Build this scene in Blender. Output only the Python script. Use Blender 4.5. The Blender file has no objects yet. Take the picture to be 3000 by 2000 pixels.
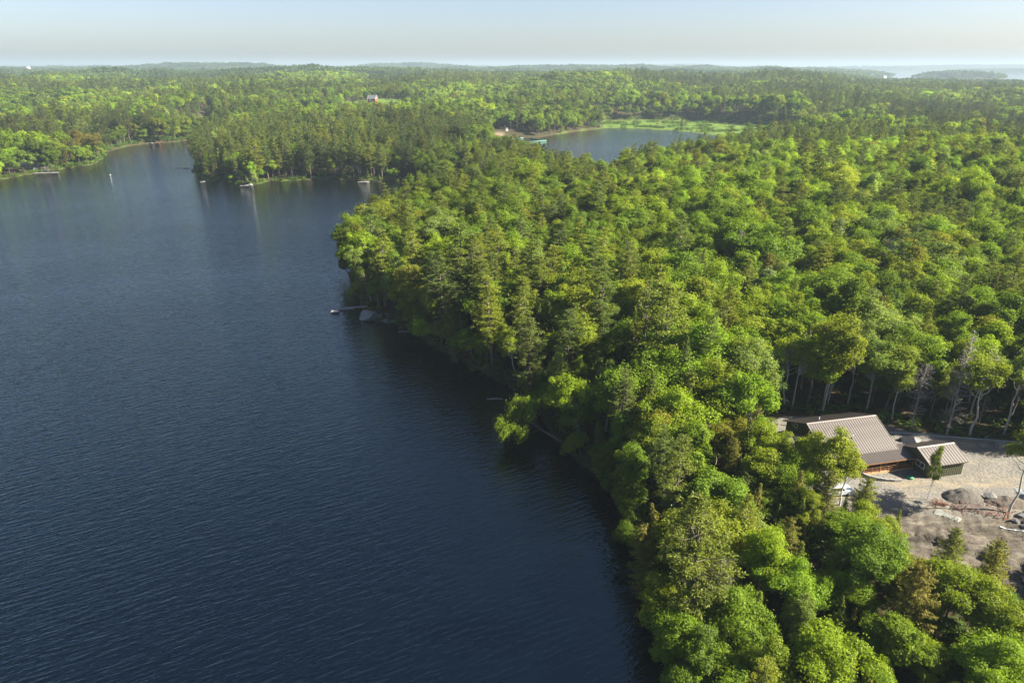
import bpy, math, random
import numpy as np
from mathutils import Vector, Matrix, Euler

rng = np.random.default_rng(7)
R = math.radians
sc = bpy.context.scene
COL = sc.collection

# ------------------------------------------------------------------ camera, sky, sun, exposure
CAM_H = 65.0
cam_d = bpy.data.cameras.new('camera')
cam_d.sensor_width = 36.0
cam_d.lens = 24.0
cam_d.clip_start = 0.5
cam_d.clip_end = 90000.0
cam = bpy.data.objects.new('camera', cam_d)
COL.objects.link(cam)
cam.location = (0, 0, CAM_H)
PITCH = math.atan(810 / 2000)
cam.rotation_euler = (math.pi / 2 - PITCH, 0, 0)
sc.camera = cam

SUN_EL, SUN_AZ = R(35), R(97)          # azimuth measured clockwise from the view direction (+Y)
SUN_DIR = Vector((math.sin(SUN_AZ) * math.cos(SUN_EL), math.cos(SUN_AZ) * math.cos(SUN_EL), math.sin(SUN_EL)))
world = bpy.data.worlds.new('World')
sc.world = world
world.use_nodes = True
wn = world.node_tree
wn.nodes.clear()
w_out = wn.nodes.new('ShaderNodeOutputWorld')
w_bg = wn.nodes.new('ShaderNodeBackground')
w_sky = wn.nodes.new('ShaderNodeTexSky')
w_sky.sky_type = 'NISHITA'
w_sky.sun_disc = False
w_sky.sun_elevation = SUN_EL
w_sky.sun_rotation = SUN_AZ
w_sky.air_density = 0.85
w_sky.dust_density = 1.2
w_sky.ozone_density = 2.0
w_bg.inputs['Strength'].default_value = 0.05
w_tint = wn.nodes.new('ShaderNodeVectorMath'); w_tint.operation = 'MULTIPLY'
w_tint.inputs[1].default_value = (0.80, 0.78, 0.83)
wn.links.new(w_sky.outputs[0], w_tint.inputs[0]); wn.links.new(w_tint.outputs[0], w_bg.inputs[0])
wn.links.new(w_bg.outputs[0], w_out.inputs[0])

sun_d = bpy.data.lights.new('sun', 'SUN')
sun_d.energy = 4.8
sun_d.angle = R(0.5)
sun_d.color = (1.0, 0.90, 0.74)
sun = bpy.data.objects.new('sun', sun_d)
COL.objects.link(sun)
sun.rotation_euler = SUN_DIR.to_track_quat('Z', 'Y').to_euler()
sun.location = (0, 0, 300)

sc.view_settings.view_transform = 'Standard'
sc.view_settings.look = 'None'
sc.view_settings.exposure = 2.18
sc.view_settings.gamma = 1.0
sc.view_settings.use_curve_mapping = False
sc.render.engine = 'CYCLES'
cy = sc.cycles
cy.max_bounces = 6
cy.diffuse_bounces = 3
cy.glossy_bounces = 3
cy.transmission_bounces = 3
cy.volume_bounces = 1
cy.transparent_max_bounces = 4
cy.use_denoising = True
cy.caustics_reflective = False
cy.caustics_refractive = False

# ------------------------------------------------------------------ helpers
def tag(o, label=None, cat=None, group=None, kind=None):
    if label: o['label'] = label
    if cat: o['category'] = cat
    if group: o['group'] = group
    if kind: o['kind'] = kind
    return o

def link(name, me, parent=None, loc=None, rot=None, col=None):
    o = bpy.data.objects.new(name, me)
    (col or COL).objects.link(o)
    if parent is not None: o.parent = parent
    if loc is not None: o.location = loc
    if rot is not None: o.rotation_euler = rot
    return o

def empty(name, loc, rz=0.0, rot=None):
    o = bpy.data.objects.new(name, None)
    COL.objects.link(o)
    o.location = loc
    o.rotation_euler = rot if rot is not None else (0, 0, rz)
    o.empty_display_size = 0.5
    return o

def np_mesh(name, V, Q, mats, midx=None, attrs=None, smooth=False):
    """all-quad mesh from numpy arrays"""
    V = np.asarray(V, dtype=np.float32); Q = np.asarray(Q, dtype=np.int32)
    me = bpy.data.meshes.new(name)
    me.vertices.add(len(V)); me.vertices.foreach_set('co', V.ravel())
    me.loops.add(Q.size); me.loops.foreach_set('vertex_index', Q.ravel())
    me.polygons.add(len(Q))
    me.polygons.foreach_set('loop_start', np.arange(0, Q.size, 4, dtype=np.int32))
    if smooth: me.polygons.foreach_set('use_smooth', np.ones(len(Q), dtype=bool))
    for m in mats: me.materials.append(m)
    if midx is not None: me.polygons.foreach_set('material_index', np.asarray(midx, dtype=np.int32))
    for k, (dom, typ, a) in (attrs or {}).items():
        at = me.attributes.new(k, typ, dom)
        at.data.foreach_set('value' if typ == 'FLOAT' else ('color' if 'COLOR' in typ else 'vector'), np.asarray(a, dtype=np.float32).ravel())
    me.update(calc_edges=True)
    me.validate()
    return me

class MB:
    """collects boxes, tubes and polygons for ONE mesh object"""
    def __init__(s): s.v = []; s.f = []; s.m = []; s.mats = []; s.cur = 0; s.sm = []
    def mat(s, m):
        if m not in s.mats: s.mats.append(m)
        s.cur = s.mats.index(m); return s
    def add(s, vs, fs, sm=False):
        b = len(s.v); s.v += [tuple(p) for p in vs]
        for f in fs: s.f.append(tuple(b + i for i in f)); s.m.append(s.cur); s.sm.append(sm)
        return s
    def box(s, x0, x1, y0, y1, z0, z1):
        vs = [(x, y, z) for z in (z0, z1) for y in (y0, y1) for x in (x0, x1)]
        return s.add(vs, [(0, 2, 3, 1), (4, 5, 7, 6), (0, 1, 5, 4), (2, 6, 7, 3), (0, 4, 6, 2), (1, 3, 7, 5)])
    def bar(s, a, b, w, h=None):
        a = Vector(a); b = Vector(b); h = h or w
        d = (b - a).normalized(); u = d.cross(Vector((0, 0, 1)))
        if u.length < 1e-3: u = Vector((1, 0, 0))
        u.normalize(); t = u.cross(d).normalized()
        vs = [p + u * i * w / 2 + t * j * h / 2 for p in (a, b) for i, j in ((-1, -1), (1, -1), (1, 1), (-1, 1))]
        return s.add(vs, [(0, 1, 2, 3), (7, 6, 5, 4), (0, 4, 5, 1), (1, 5, 6, 2), (2, 6, 7, 3), (3, 7, 4, 0)])
    def tube(s, pts, rad, n=8, caps=True):
        pts = [Vector(p) for p in pts]
        if not hasattr(rad, '__len__'): rad = [rad] * len(pts)
        vs = []; fs = []
        for i, p in enumerate(pts):
            d = (pts[min(i + 1, len(pts) - 1)] - pts[max(i - 1, 0)]).normalized()
            u = d.cross(Vector((0.3, 0.1, 1)) if abs(d.z) < .9 else Vector((1, 0, 0))).normalized(); t = d.cross(u)
            for k in range(n):
                a = 2 * math.pi * k / n; vs.append(p + (u * math.cos(a) + t * math.sin(a)) * rad[i])
        for i in range(len(pts) - 1):
            for k in range(n):
                fs.append((i * n + k, i * n + (k + 1) % n, (i + 1) * n + (k + 1) % n, (i + 1) * n + k))
        if caps:
            fs.append(tuple(range(n))[::-1]); fs.append(tuple((len(pts) - 1) * n + k for k in range(n)))
        return s.add(vs, fs, True)
    def prism(s, poly, z0, z1):
        n = len(poly)
        vs = [(x, y, z0) for x, y in poly] + [(x, y, z1) for x, y in poly]
        return s.add(vs, [tuple(range(n))[::-1], tuple(range(n, 2 * n))] + [(i, (i + 1) % n, n + (i + 1) % n, n + i) for i in range(n)])
    def prismx(s, poly, x0, x1):
        """outline in the y-z plane, extruded along x"""
        n = len(poly)
        vs = [(x0, y, z) for y, z in poly] + [(x1, y, z) for y, z in poly]
        return s.add(vs, [tuple(range(n))[::-1], tuple(range(n, 2 * n))] + [(i, (i + 1) % n, n + (i + 1) % n, n + i) for i in range(n)])
    def mesh(s, name):
        me = bpy.data.meshes.new(name)
        me.from_pydata(s.v, [], s.f)
        for m in s.mats: me.materials.append(m)
        for p, mi, sm in zip(me.polygons, s.m, s.sm): p.material_index = mi; p.use_smooth = sm
        me.update()
        import bmesh
        bm = bmesh.new(); bm.from_mesh(me); bmesh.ops.recalc_face_normals(bm, faces=bm.faces); bm.to_mesh(me); bm.free()
        return me
    def build(s, name, parent=None, loc=None, rot=None):
        return link(name, s.mesh(name), parent, loc, rot)

# sum-of-sines noise, smooth and cheap
class Noise:
    def __init__(s, wl, n=14, seed=0, spread=1.8):
        r = np.random.default_rng(seed)
        a = r.uniform(0, 2 * math.pi, n); k = 2 * math.pi / (wl * r.uniform(1 / spread, spread, n))
        s.kx = k * np.cos(a); s.ky = k * np.sin(a); s.p = r.uniform(0, 2 * math.pi, n); s.n = n
    def __call__(s, x, y):
        x = np.asarray(x, float); y = np.asarray(y, float); o = np.zeros(np.broadcast(x, y).shape)
        for i in range(s.n): o = o + np.sin(s.kx[i] * x + s.ky[i] * y + s.p[i])
        return o / math.sqrt(s.n / 2)        # about unit deviation

def sstep(a, b, x):
    t = np.clip((x - a) / (b - a), 0, 1); return t * t * (3 - 2 * t)

def sdist(poly, x, y):
    """signed distance, positive inside"""
    x = np.asarray(x, float).ravel(); y = np.asarray(y, float).ravel()
    d2 = np.full(x.shape, 1e18); ins = np.zeros(x.shape, bool)
    n = len(poly)
    for i in range(n):
        ax, ay = poly[i]; bx, by = poly[(i + 1) % n]
        ex, ey = bx - ax, by - ay
        t = np.clip(((x - ax) * ex + (y - ay) * ey) / (ex * ex + ey * ey + 1e-12), 0, 1)
        d2 = np.minimum(d2, (x - ax - t * ex) ** 2 + (y - ay - t * ey) ** 2)
        c = ((ay > y) != (by > y))
        with np.errstate(divide='ignore', invalid='ignore'):
            c &= x < (bx - ax) * (y - ay) / (by - ay if by != ay else 1e-12) + ax
        ins ^= c
    return np.where(ins, 1, -1) * np.sqrt(d2)

# ------------------------------------------------------------------ materials
def nodes_of(m):
    m.use_nodes = True; t = m.node_tree; t.nodes.clear()
    return t, t.nodes, t.links

def ramp(N, cols, pos=None, interp='LINEAR'):
    r = N.new('ShaderNodeValToRGB'); r.color_ramp.interpolation = interp
    e = r.color_ramp.elements
    pos = pos or [i / (len(cols) - 1) for i in range(len(cols))]
    while len(e) < len(cols): e.new(0.5)
    for k, (c, p) in enumerate(zip(cols, pos)):
        e[k].position = p; e[k].color = (*c, 1) if len(c) == 3 else c
    return r

def noise_mat(name, c1, c2, scale=3.0, rough=0.8, bump=0.0, detail=6, stretch=None, metallic=0.0, spec=0.5, rlo=0.35, rhi=0.65, c3=None, scale2=None):
    """two (or three) tone procedural material"""
    m = bpy.data.materials.new(name); t, N, L = nodes_of(m)
    out = N.new('ShaderNodeOutputMaterial'); b = N.new('ShaderNodeBsdfPrincipled')
    L.new(b.outputs[0], out.inputs[0])
    tc = N.new('ShaderNodeTexCoord'); mp = N.new('ShaderNodeMapping'); L.new(tc.outputs['Object'], mp.inputs[0])
    if stretch: mp.inputs['Scale'].default_value = stretch
    nz = N.new('ShaderNodeTexNoise'); nz.inputs['Scale'].default_value = scale; nz.inputs['Detail'].default_value = detail
    L.new(mp.outputs[0], nz.inputs['Vector'])
    rp = ramp(N, [c1, c2], [rlo, rhi]); L.new(nz.outputs[0], rp.inputs[0])
    col = rp.outputs[0]
    if c3 is not None:
        n2 = N.new('ShaderNodeTexNoise'); n2.inputs['Scale'].default_value = scale2 or scale * 5; n2.inputs['Detail'].default_value = 4
        L.new(mp.outputs[0], n2.inputs['Vector'])
        r2 = ramp(N, [(0, 0, 0), (1, 1, 1)], [0.5, 0.68]); L.new(n2.outputs[0], r2.inputs[0])
        mx = N.new('ShaderNodeMixRGB'); L.new(r2.outputs[0], mx.inputs[0]); L.new(col, mx.inputs[1]); mx.inputs[2].default_value = (*c3, 1)
        col = mx.outputs[0]
    L.new(col, b.inputs['Base Color'])
    b.inputs['Roughness'].default_value = rough
    b.inputs['Metallic'].default_value = metallic
    b.inputs['Specular IOR Level'].default_value = spec
    if bump:
        bp = N.new('ShaderNodeBump'); bp.inputs['Strength'].default_value = 1.0; bp.inputs['Distance'].default_value = bump
        L.new(nz.outputs[0], bp.inputs['Height']); L.new(bp.outputs[0], b.inputs['Normal'])
    return m

def leaf_mat(name, instanced, trans=0.46):
    m = bpy.data.materials.new(name); t, N, L = nodes_of(m)
    out = N.new('ShaderNodeOutputMaterial')
    if instanced:
        c = N.new('ShaderNodeAttribute'); c.attribute_type = 'INSTANCER'; c.attribute_name = 'tint'; src = c.outputs['Color']
    else:
        c = N.new('ShaderNodeObjectInfo'); src = c.outputs['Color']
    a = N.new('ShaderNodeAttribute'); a.attribute_type = 'GEOMETRY'; a.attribute_name = 'tone'
    rp = ramp(N, [(0.70, 0.73, 0.66), (1.0, 1.0, 1.0), (1.32, 1.24, 1.05)], [0, .5, 1])
    L.new(a.outputs['Fac'], rp.inputs[0])
    mul = N.new('ShaderNodeVectorMath'); mul.operation = 'MULTIPLY'; L.new(src, mul.inputs[0]); L.new(rp.outputs[0], mul.inputs[1])
    d = N.new('ShaderNodeBsdfDiffuse'); L.new(mul.outputs[0], d.inputs['Color'])
    tr = N.new('ShaderNodeBsdfTranslucent')
    mt = N.new('ShaderNodeVectorMath'); mt.operation = 'MULTIPLY'; L.new(mul.outputs[0], mt.inputs[0]); mt.inputs[1].default_value = (1.45, 1.40, 0.6)
    L.new(mt.outputs[0], tr.inputs['Color'])
    mx = N.new('ShaderNodeMixShader'); mx.inputs[0].default_value = trans
    L.new(d.outputs[0], mx.inputs[1]); L.new(tr.outputs[0], mx.inputs[2])
    gl = N.new('ShaderNodeBsdfGlossy'); gl.inputs['Roughness'].default_value = 0.5; gl.inputs['Color'].default_value = (1, 1, 1, 1)
    m2 = N.new('ShaderNodeMixShader'); m2.inputs[0].default_value = 0.006
    L.new(mx.outputs[0], m2.inputs[1]); L.new(gl.outputs[0], m2.inputs[2])
    L.new(m2.outputs[0], out.inputs[0])
    return m

M = {}
M['leaf'] = leaf_mat('leaf', False)
M['leaf_i'] = leaf_mat('leaf_mass', True)
M['needle'] = leaf_mat('needle', False, 0.2)
M['needle_i'] = leaf_mat('needle_mass', True, 0.2)
M['bark'] = noise_mat('bark_grey_brown', (.07, .058, .046), (.17, .145, .12), 3, .9, stretch=(3, 3, .7))
M['bark_pine'] = noise_mat('bark_pine', (.060, .048, .038), (.15, .125, .10), 3, .9, stretch=(3, 3, .7))
M['bark_birch'] = noise_mat('bark_birch', (.44, .42, .38), (.22, .20, .175), 2.2, .7, stretch=(1, 1, 2.5), rlo=.5, rhi=.7)
M['bark_pale'] = noise_mat('bark_pale_grey', (.34, .31, .27), (.18, .16, .14), 2.5, .85, stretch=(2, 2, .6))
M['deadwood'] = noise_mat('deadwood_silver', (.17, .16, .145), (.28, .265, .245), 3, .85, stretch=(3, 3, .8))
M['twig'] = noise_mat('twig', (.14, .125, .11), (.23, .21, .19), 3, .85)

# ------------------------------------------------------------------ terrain
LAKE = [(18.6, 41.4), (17.8, 47.8), (17.8, 57.3), (18.0, 67.0), (18.2, 76.7), (17.4, 87.6), (16.1, 97.8), (11.8, 103.6), (8.1, 111.5), (5.2, 122.7),
        (1.8, 130.6), (-2.0, 136.0), (-8.2, 144.1), (-14.8, 151.0), (-20.9, 158.7), (-27.8, 168.8), (-32.6, 173.7), (-40.6, 175.1), (-43.4, 187.0),
        (-45.4, 193.0), (-51.0, 210.5), (-54.5, 226), (-52.5, 241), (-49.5, 260), (-47.5, 285), (-45.5, 308), (-35, 328), (-25, 352), (-20, 384), (-30, 402), (-48.7, 409),
        (-62.7, 423.0), (-79.5, 413.0), (-86.3, 421.3), (-99.5, 421.3), (-111.3, 426.4), (-125.9, 421.3), (-146.0, 417.9), (-150.1, 401.9),
        (-160.3, 403.5), (-171.6, 416.3), (-184.0, 414.6), (-202.3, 446.3), (-229.2, 505.6), (-257.9, 578.8), (-277.3, 647.6), (-282.2, 701.3),
        (-301.9, 729.1), (-300.0, 692.5), (-298.0, 663.3), (-305.7, 640.0), (-323.8, 629.0), (-330.4, 604.6), (-325.5, 563.8), (-305.9, 525.4),
        (-294.2, 491.7), (-298.0, 485.0), (-300.6, 474.2), (-304.7, 461.8), (-309.3, 442.5), (-311.2, 421.3), (-330, 367.8), (-370, 293.4),
        (-460, 200), (-470, -150), (-300, -260), (40, -260), (34, -60), (26, 10)]
POND = [(-10.5, 659.3), (1.7, 679.7), (24.6, 679.7), (37.0, 701.3), (55.4, 729.1), (78.5, 759.1), (108.3, 791.6), (144.0, 775.1), (176.0, 748.9),
        (195.8, 719.6), (214.8, 667.3), (220.1, 611.4), (195, 575), (155, 520), (112, 468), (70, 430), (34, 436), (14, 480), (-4, 540), (-16, 601.3)]
BAY = [(1230, 2300), (1500, 2150), (2200, 2150), (4200, 2600), (9000, 4000), (45000, 12000), (45000, 46000), (-20000, 46000), (-4000, 11500), (1500, 9500),
       (2300, 6200), (2420, 5000), (2400, 4500), (2150, 4050), (1800, 3500), (1400, 2800)]
MEADOWS = [[(-352, 735), (-356, 850), (-311.5, 770), (-302, 700), (-320, 690)],
           [(99.2, 790), (110, 880), (225.2, 885), (290, 810), (300, 728.3), (262, 640), (205, 600), (205, 670), (191.5, 738.1), (145.9, 775)]]
BARN = [(-222, 935), (-165, 930), (-150, 1020), (-215, 1030)]
LOT = [(43.7, 106.7), (50.1, 111.6), (62.2, 111.6), (70.0, 106.2), (78, 104.0), (88, 102), (100, 97), (100, 84), (90, 70), (78, 58), (66, 53), (60.0, 55.0),
       (55.6, 60.0), (50.5, 68.4), (46.3, 77.5), (43.5, 87.3), (41.5, 96.9)]
ISLANDS = [(2110, 3450, 200, 120, 22), (1960, 3440, 70, 60, 13), (6300, 9000, 2600, 500, 62), (4250, 6300, 500, 150, 14), (2900, 12500, 900, 400, 75)]

nA, nB, nC = Noise(330, seed=1), Noise(95, seed=2), Noise(1100, seed=3)
nF = Noise(9, seed=5)
RIDGES = [  # x, y, sigma_x, sigma_y, height
    (290, 330, 170, 90, 8), (90, 240, 70, 90, 3), (430, 420, 140, 90, 5),
    (20, 1650, 300, 260, 4), (-520, 2250, 420, 260, 20), (-1000, 2150, 260, 200, 4),
    (-1300, 1950, 700, 260, 6), (-1850, 4600, 620, 380, 36), (-2900, 3700, 900, 420, 6), (-1700, 5600, 900, 400, 8),
    (-880, 6200, 420, 300, 42), (500, 4700, 700, 420, 25), (1500, 4650, 500, 350, 6),
    (700, 2100, 500, 330, 9), (300, 1500, 330, 200, 5), (90, 930, 110, 90, 6), (-188, 1012, 60, 40, 9)]

def terrain(x, y, detail=True):
    shp = np.broadcast(x, y).shape
    x = np.broadcast_to(np.asarray(x, float), shp).ravel(); y = np.broadcast_to(np.asarray(y, float), shp).ravel()
    dl = -sdist(LAKE, x, y); dp = -sdist(POND, x, y)
    d = np.minimum(dl, dp)
    r = np.hypot(x, y)
    far = sstep(500, 1700, r)
    az = np.arctan2(x, np.maximum(y, 1)); lowr = 1 - .75 * sstep(.33, .56, az)
    h = 3.2 * sstep(0, 26, d) + 1.6 * sstep(20, 90, d) + 15.5 * far * lowr + 1.0 * sstep(1500, 3500, r) * lowr
    rel = sstep(15, 160, d)
    h = h + rel * (nA(x, y) * (1.2 + 3.6 * far * lowr) + nB(x, y) * (0.4 + 1.7 * far * lowr) + nC(x, y) * 1.8 * far * lowr)
    for gx, gy, sx, sy, a in RIDGES:
        h = h + rel * a * np.exp(-((x - gx) / sx) ** 2 - ((y - gy) / sy) ** 2)
    # valley between the near wood and the far hills on the right
    h = h - rel * 3.0 * np.exp(-((x - 420) / 330) ** 2 - ((y - 700) / 110) ** 2)
    h = np.maximum(h, 0.35 + 0.4 * sstep(0, 6, d))
    near = d < 60
    if detail:
        h = h + nF(x, y) * 0.16 * sstep(0, 8, d) * (r < 900)
    # meadows lie just above the water
    for mpoly in MEADOWS:
        ms = sdist(mpoly, x, y); w = sstep(-25, 2, ms); h = h * (1 - w) + 0.45 * w
    # house lot: a nearly level pad
    ls = sdist(LOT, x, y); w = sstep(-14, 1, ls); h = h * (1 - w) + 5.0 * w
    # banks and beds
    h = np.where(d < 0, -0.12 - np.minimum(5, -d * 0.28), h)
    h = np.where((d >= 0) & (d < 4), np.minimum(h, 0.15 + d * 0.30 + 0.5 * sstep(.2, .9, d)), h)
    # the bay
    db = sdist(BAY, x, y)
    h = np.where(r > 1500, h * (1 - sstep(-180, 20, db)) + (-6) * sstep(-180, 20, db), h)
    for ix, iy, sx, sy, a in ISLANDS:
        q = ((x - ix) / sx) ** 2 + ((y - iy) / sy) ** 2
        h = np.where(q < 1.6, np.maximum(h, a * 1.35 * (np.sqrt(np.maximum(0, 1.15 - q)) - .25) + nB(x, y) * a * .03), h)
    h = np.where(r > 11000, np.where(np.abs(x - 4500) < 5000, h, -6 * sstep(11000, 13000, r) + h * (1 - sstep(11000, 13000, r))), h)
    return h.reshape(shp)

def zt(x, y):
    return float(terrain(np.array([x]), np.array([y]))[0])

# ground sheet: rings about the camera foot, fine in view, coarse behind
def build_ground():
    az = np.concatenate([np.arange(-48, 52, 0.36), np.arange(52, 75, 1.5), np.arange(75, 285, 7.0), np.arange(285, 312, 1.5)])
    az = np.radians(az)
    rr = [14.0]
    while rr[-1] < 42000: rr.append(rr[-1] * (1.0125 if rr[-1] < 1200 else 1.02) + 0.25)
    rr = np.array([2.0] + rr)
    A, Rr = np.meshgrid(az, rr)
    X = Rr * np.sin(A); Y = Rr * np.cos(A)
    Z = terrain(X, Y)
    ls = sdist(LOT, X, Y).reshape(X.shape)
    Z = Z - 3.2 * sstep(0.3, 3.0, ls)
    na, nr = len(az), len(rr)
    idx = np.arange(na * nr).reshape(nr, na)
    a = idx[:-1, :]; b = np.roll(idx, -1, axis=1)[:-1, :]; c = np.roll(idx, -1, axis=1)[1:, :]; d = idx[1:, :]
    Q = np.stack([a, d, c, b], -1).reshape(-1, 4)
    V = np.stack([X, Y, Z], -1).reshape(-1, 3)
    # centre patch
    V = np.vstack([V, [[0, 0, float(Z[0, 0])]]]); ctr = len(V) - 1
    i0 = idx[0]
    if len(i0) % 2: i0 = i0[:-1]
    Q = np.vstack([Q, np.array([[ctr, i0[k], i0[(k + 1) % len(i0)], i0[(k + 2) % len(i0)]] for k in range(0, len(i0), 2)])])
    mead = np.zeros(len(V))
    for mp in MEADOWS: mead = np.maximum(mead, sstep(-6, 3, sdist(mp, V[:, 0], V[:, 1])))
    mead = np.maximum(mead, sstep(-14, 3, sdist(BARN, V[:, 0], V[:, 1])))
    dsh = np.minimum(-sdist(LAKE, V[:, 0], V[:, 1]), -sdist(POND, V[:, 0], V[:, 1]))
    fringe = .7 * sstep(-1.0, 0.3, dsh) * (1 - sstep(.8, 2.5, dsh)) * (V[:, 1] > 380)
    sand = sstep(7, 4, np.hypot((V[:, 0] + 12) * .8, (V[:, 1] - 688)))
    colr = np.stack([np.clip(np.maximum(mead, fringe * .9), 0, 1), sand, np.zeros(len(V)), np.ones(len(V))], -1)
    m = bpy.data.materials.new('forest_floor'); t, N, L = nodes_of(m)
    out = N.new('ShaderNodeOutputMaterial'); bs = N.new('ShaderNodeBsdfPrincipled'); L.new(bs.outputs[0], out.inputs[0])
    bs.inputs['Roughness'].default_value = .95; bs.inputs['Specular IOR Level'].default_value = .1
    tc = N.new('ShaderNodeTexCoord')
    nz = N.new('ShaderNodeTexNoise'); nz.inputs['Scale'].default_value = .35; nz.inputs['Detail'].default_value = 9; nz.inputs['Roughness'].default_value = .65
    L.new(tc.outputs['Object'], nz.inputs['Vector'])
    r1 = ramp(N, [(.026, .022, .014), (.060, .042, .024), (.034, .048, .014), (.085, .058, .034)], [.3, .47, .56, .7]); L.new(nz.outputs[0], r1.inputs[0])
    n2 = N.new('ShaderNodeTexNoise'); n2.inputs['Scale'].default_value = .06; n2.inputs['Detail'].default_value = 6
    L.new(tc.outputs['Object'], n2.inputs['Vector'])
    r2 = ramp(N, [(.060, .11, .018), (.105, .165, .022), (.035, .065, .016)], [.35, .5, .65]); L.new(n2.outputs[0], r2.inputs[0])
    at = N.new('ShaderNodeAttribute'); at.attribute_name = 'zone'
    sp = N.new('ShaderNodeSeparateColor'); L.new(at.outputs['Color'], sp.inputs[0])
    mx = N.new('ShaderNodeMixRGB'); L.new(sp.outputs[0], mx.inputs[0]); L.new(r1.outputs[0], mx.inputs[1]); L.new(r2.outputs[0], mx.inputs[2])
    m3 = N.new('ShaderNodeMixRGB'); L.new(sp.outputs[1], m3.inputs[0]); L.new(mx.outputs[0], m3.inputs[1]); m3.inputs[2].default_value = (.20, .155, .10, 1)
    L.new(m3.outputs[0], bs.inputs['Base Color'])
    bp = N.new('ShaderNodeBump'); bp.inputs['Distance'].default_value = .25; L.new(nz.outputs[0], bp.inputs['Height']); L.new(bp.outputs[0], bs.inputs['Normal'])
    me = np_mesh('ground', V, Q, [m], attrs={'zone': ('POINT', 'FLOAT_COLOR', colr)}, smooth=True)
    tag(link('ground', me), kind='structure')
build_ground()

# ------------------------------------------------------------------ water
def build_water():
    m = bpy.data.materials.new('lake_water'); t, N, L = nodes_of(m)
    out = N.new('ShaderNodeOutputMaterial'); bs = N.new('ShaderNodeBsdfPrincipled'); L.new(bs.outputs[0], out.inputs[0])
    bs.inputs['Base Color'].default_value = (.0004, .0009, .0016, 1)
    bs.inputs['Roughness'].default_value = .05
    bs.inputs['IOR'].default_value = 1.66
    bs.inputs['Specular Tint'].default_value = (.50, .88, .98, 1)
    tc = N.new('ShaderNodeTexCoord')
    def wave(scale, sx, rot, detail, dist):
        m0 = N.new('ShaderNodeMapping'); m0.inputs['Rotation'].default_value = (0, 0, R(rot)); L.new(tc.outputs['Object'], m0.inputs[0])
        mp = N.new('ShaderNodeMapping'); mp.inputs['Scale'].default_value = (sx, 1, 1)  # long crests
        L.new(m0.outputs[0], mp.inputs[0])
        nz = N.new('ShaderNodeTexNoise'); nz.noise_dimensions = '2D'; nz.inputs['Scale'].default_value = scale; nz.inputs['Detail'].default_value = detail
        nz.inputs['Roughness'].default_value = .55; nz.inputs['Distortion'].default_value = dist
        L.new(mp.outputs[0], nz.inputs['Vector']); return nz.outputs[0]
    a = wave(1.5, .20, -28, 2, .15)
    b = wave(3.6, .34, -20, 2, .1)
    c = wave(.45, .3, -34, 1, .0)
    # calm and ruffled patches
    g = wave(.016, .5, -20, 3, .6)
    rg = N.new('ShaderNodeMapRange'); rg.inputs[1].default_value = .3; rg.inputs[2].default_value = .7; rg.inputs[3].default_value = .8; rg.inputs[4].default_value = 1.15
    L.new(g, rg.inputs[0])
    def ma(op, x, y):
        n = N.new('ShaderNodeMath'); n.operation = op
        for i, v in enumerate((x, y)):
            if isinstance(v, (int, float)): n.inputs[i].default_value = v
            else: L.new(v, n.inputs[i])
        return n.outputs[0]
    s = ma('ADD', ma('MULTIPLY', a, 1.0), ma('ADD', ma('MULTIPLY', b, .30), ma('MULTIPLY', c, .32)))
    s = ma('MULTIPLY', s, rg.outputs[0])
    bp = N.new('ShaderNodeBump'); bp.inputs['Strength'].default_value = 1; bp.inputs['Distance'].default_value = .155
    L.new(s, bp.inputs['Height']); L.new(bp.outputs[0], bs.inputs['Normal'])
    n = 8; S = 42000
    xs = np.array([-S, -9000, -1500, -200, 200, 1500, 9000, S]); ys = xs.copy()
    X, Y = np.meshgrid(xs, ys); V = np.stack([X, Y, np.zeros_like(X)], -1).reshape(-1, 3)
    ii = np.arange(n * n).reshape(n, n)
    Q = np.stack([ii[:-1, :-1], ii[:-1, 1:], ii[1:, 1:], ii[1:, :-1]], -1).reshape(-1, 4)
    tag(link('water', np_mesh('water', V, Q, [m])), kind='structure')
build_water()

# ------------------------------------------------------------------ trees
def unit(v):
    return v / (np.linalg.norm(v, axis=-1, keepdims=True) + 1e-9)

def kites(P, Nn, Ln, W, r, T=None):
    n = len(P)
    if T is None: T = r.normal(size=(n, 3))
    T = unit(T - Nn * np.sum(T * Nn, -1, keepdims=True)); B = np.cross(Nn, T)
    Ln = np.broadcast_to(Ln, (n,))[:, None]; W = np.broadcast_to(W, (n,))[:, None]
    V = np.stack([P - T * Ln * .5, P + B * W * .5 + T * Ln * .06, P + T * Ln * .5, P - B * W * .5 + T * Ln * .06], 1).reshape(-1, 3)
    return V, np.arange(n * 4).reshape(n, 4)

def tube_np(pts, rad, k=5):
    pts = np.asarray(pts, float); n = len(pts)
    d = unit(np.gradient(pts, axis=0)); ref = np.where(np.abs(d[:, 2:3]) < .9, [[0, 0, 1.]], [[1., 0, 0]])
    u = unit(np.cross(d, ref)); t = np.cross(d, u)
    a = np.arange(k) * 2 * math.pi / k
    V = pts[:, None, :] + (u[:, None, :] * np.cos(a)[None, :, None] + t[:, None, :] * np.sin(a)[None, :, None]) * np.asarray(rad)[:, None, None]
    i = np.arange(n * k).reshape(n, k)
    Q = np.stack([i[:-1], np.roll(i, -1, 1)[:-1], np.roll(i, -1, 1)[1:], i[1:]], -1).reshape(-1, 4)
    return V.reshape(-1, 3), Q

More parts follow.
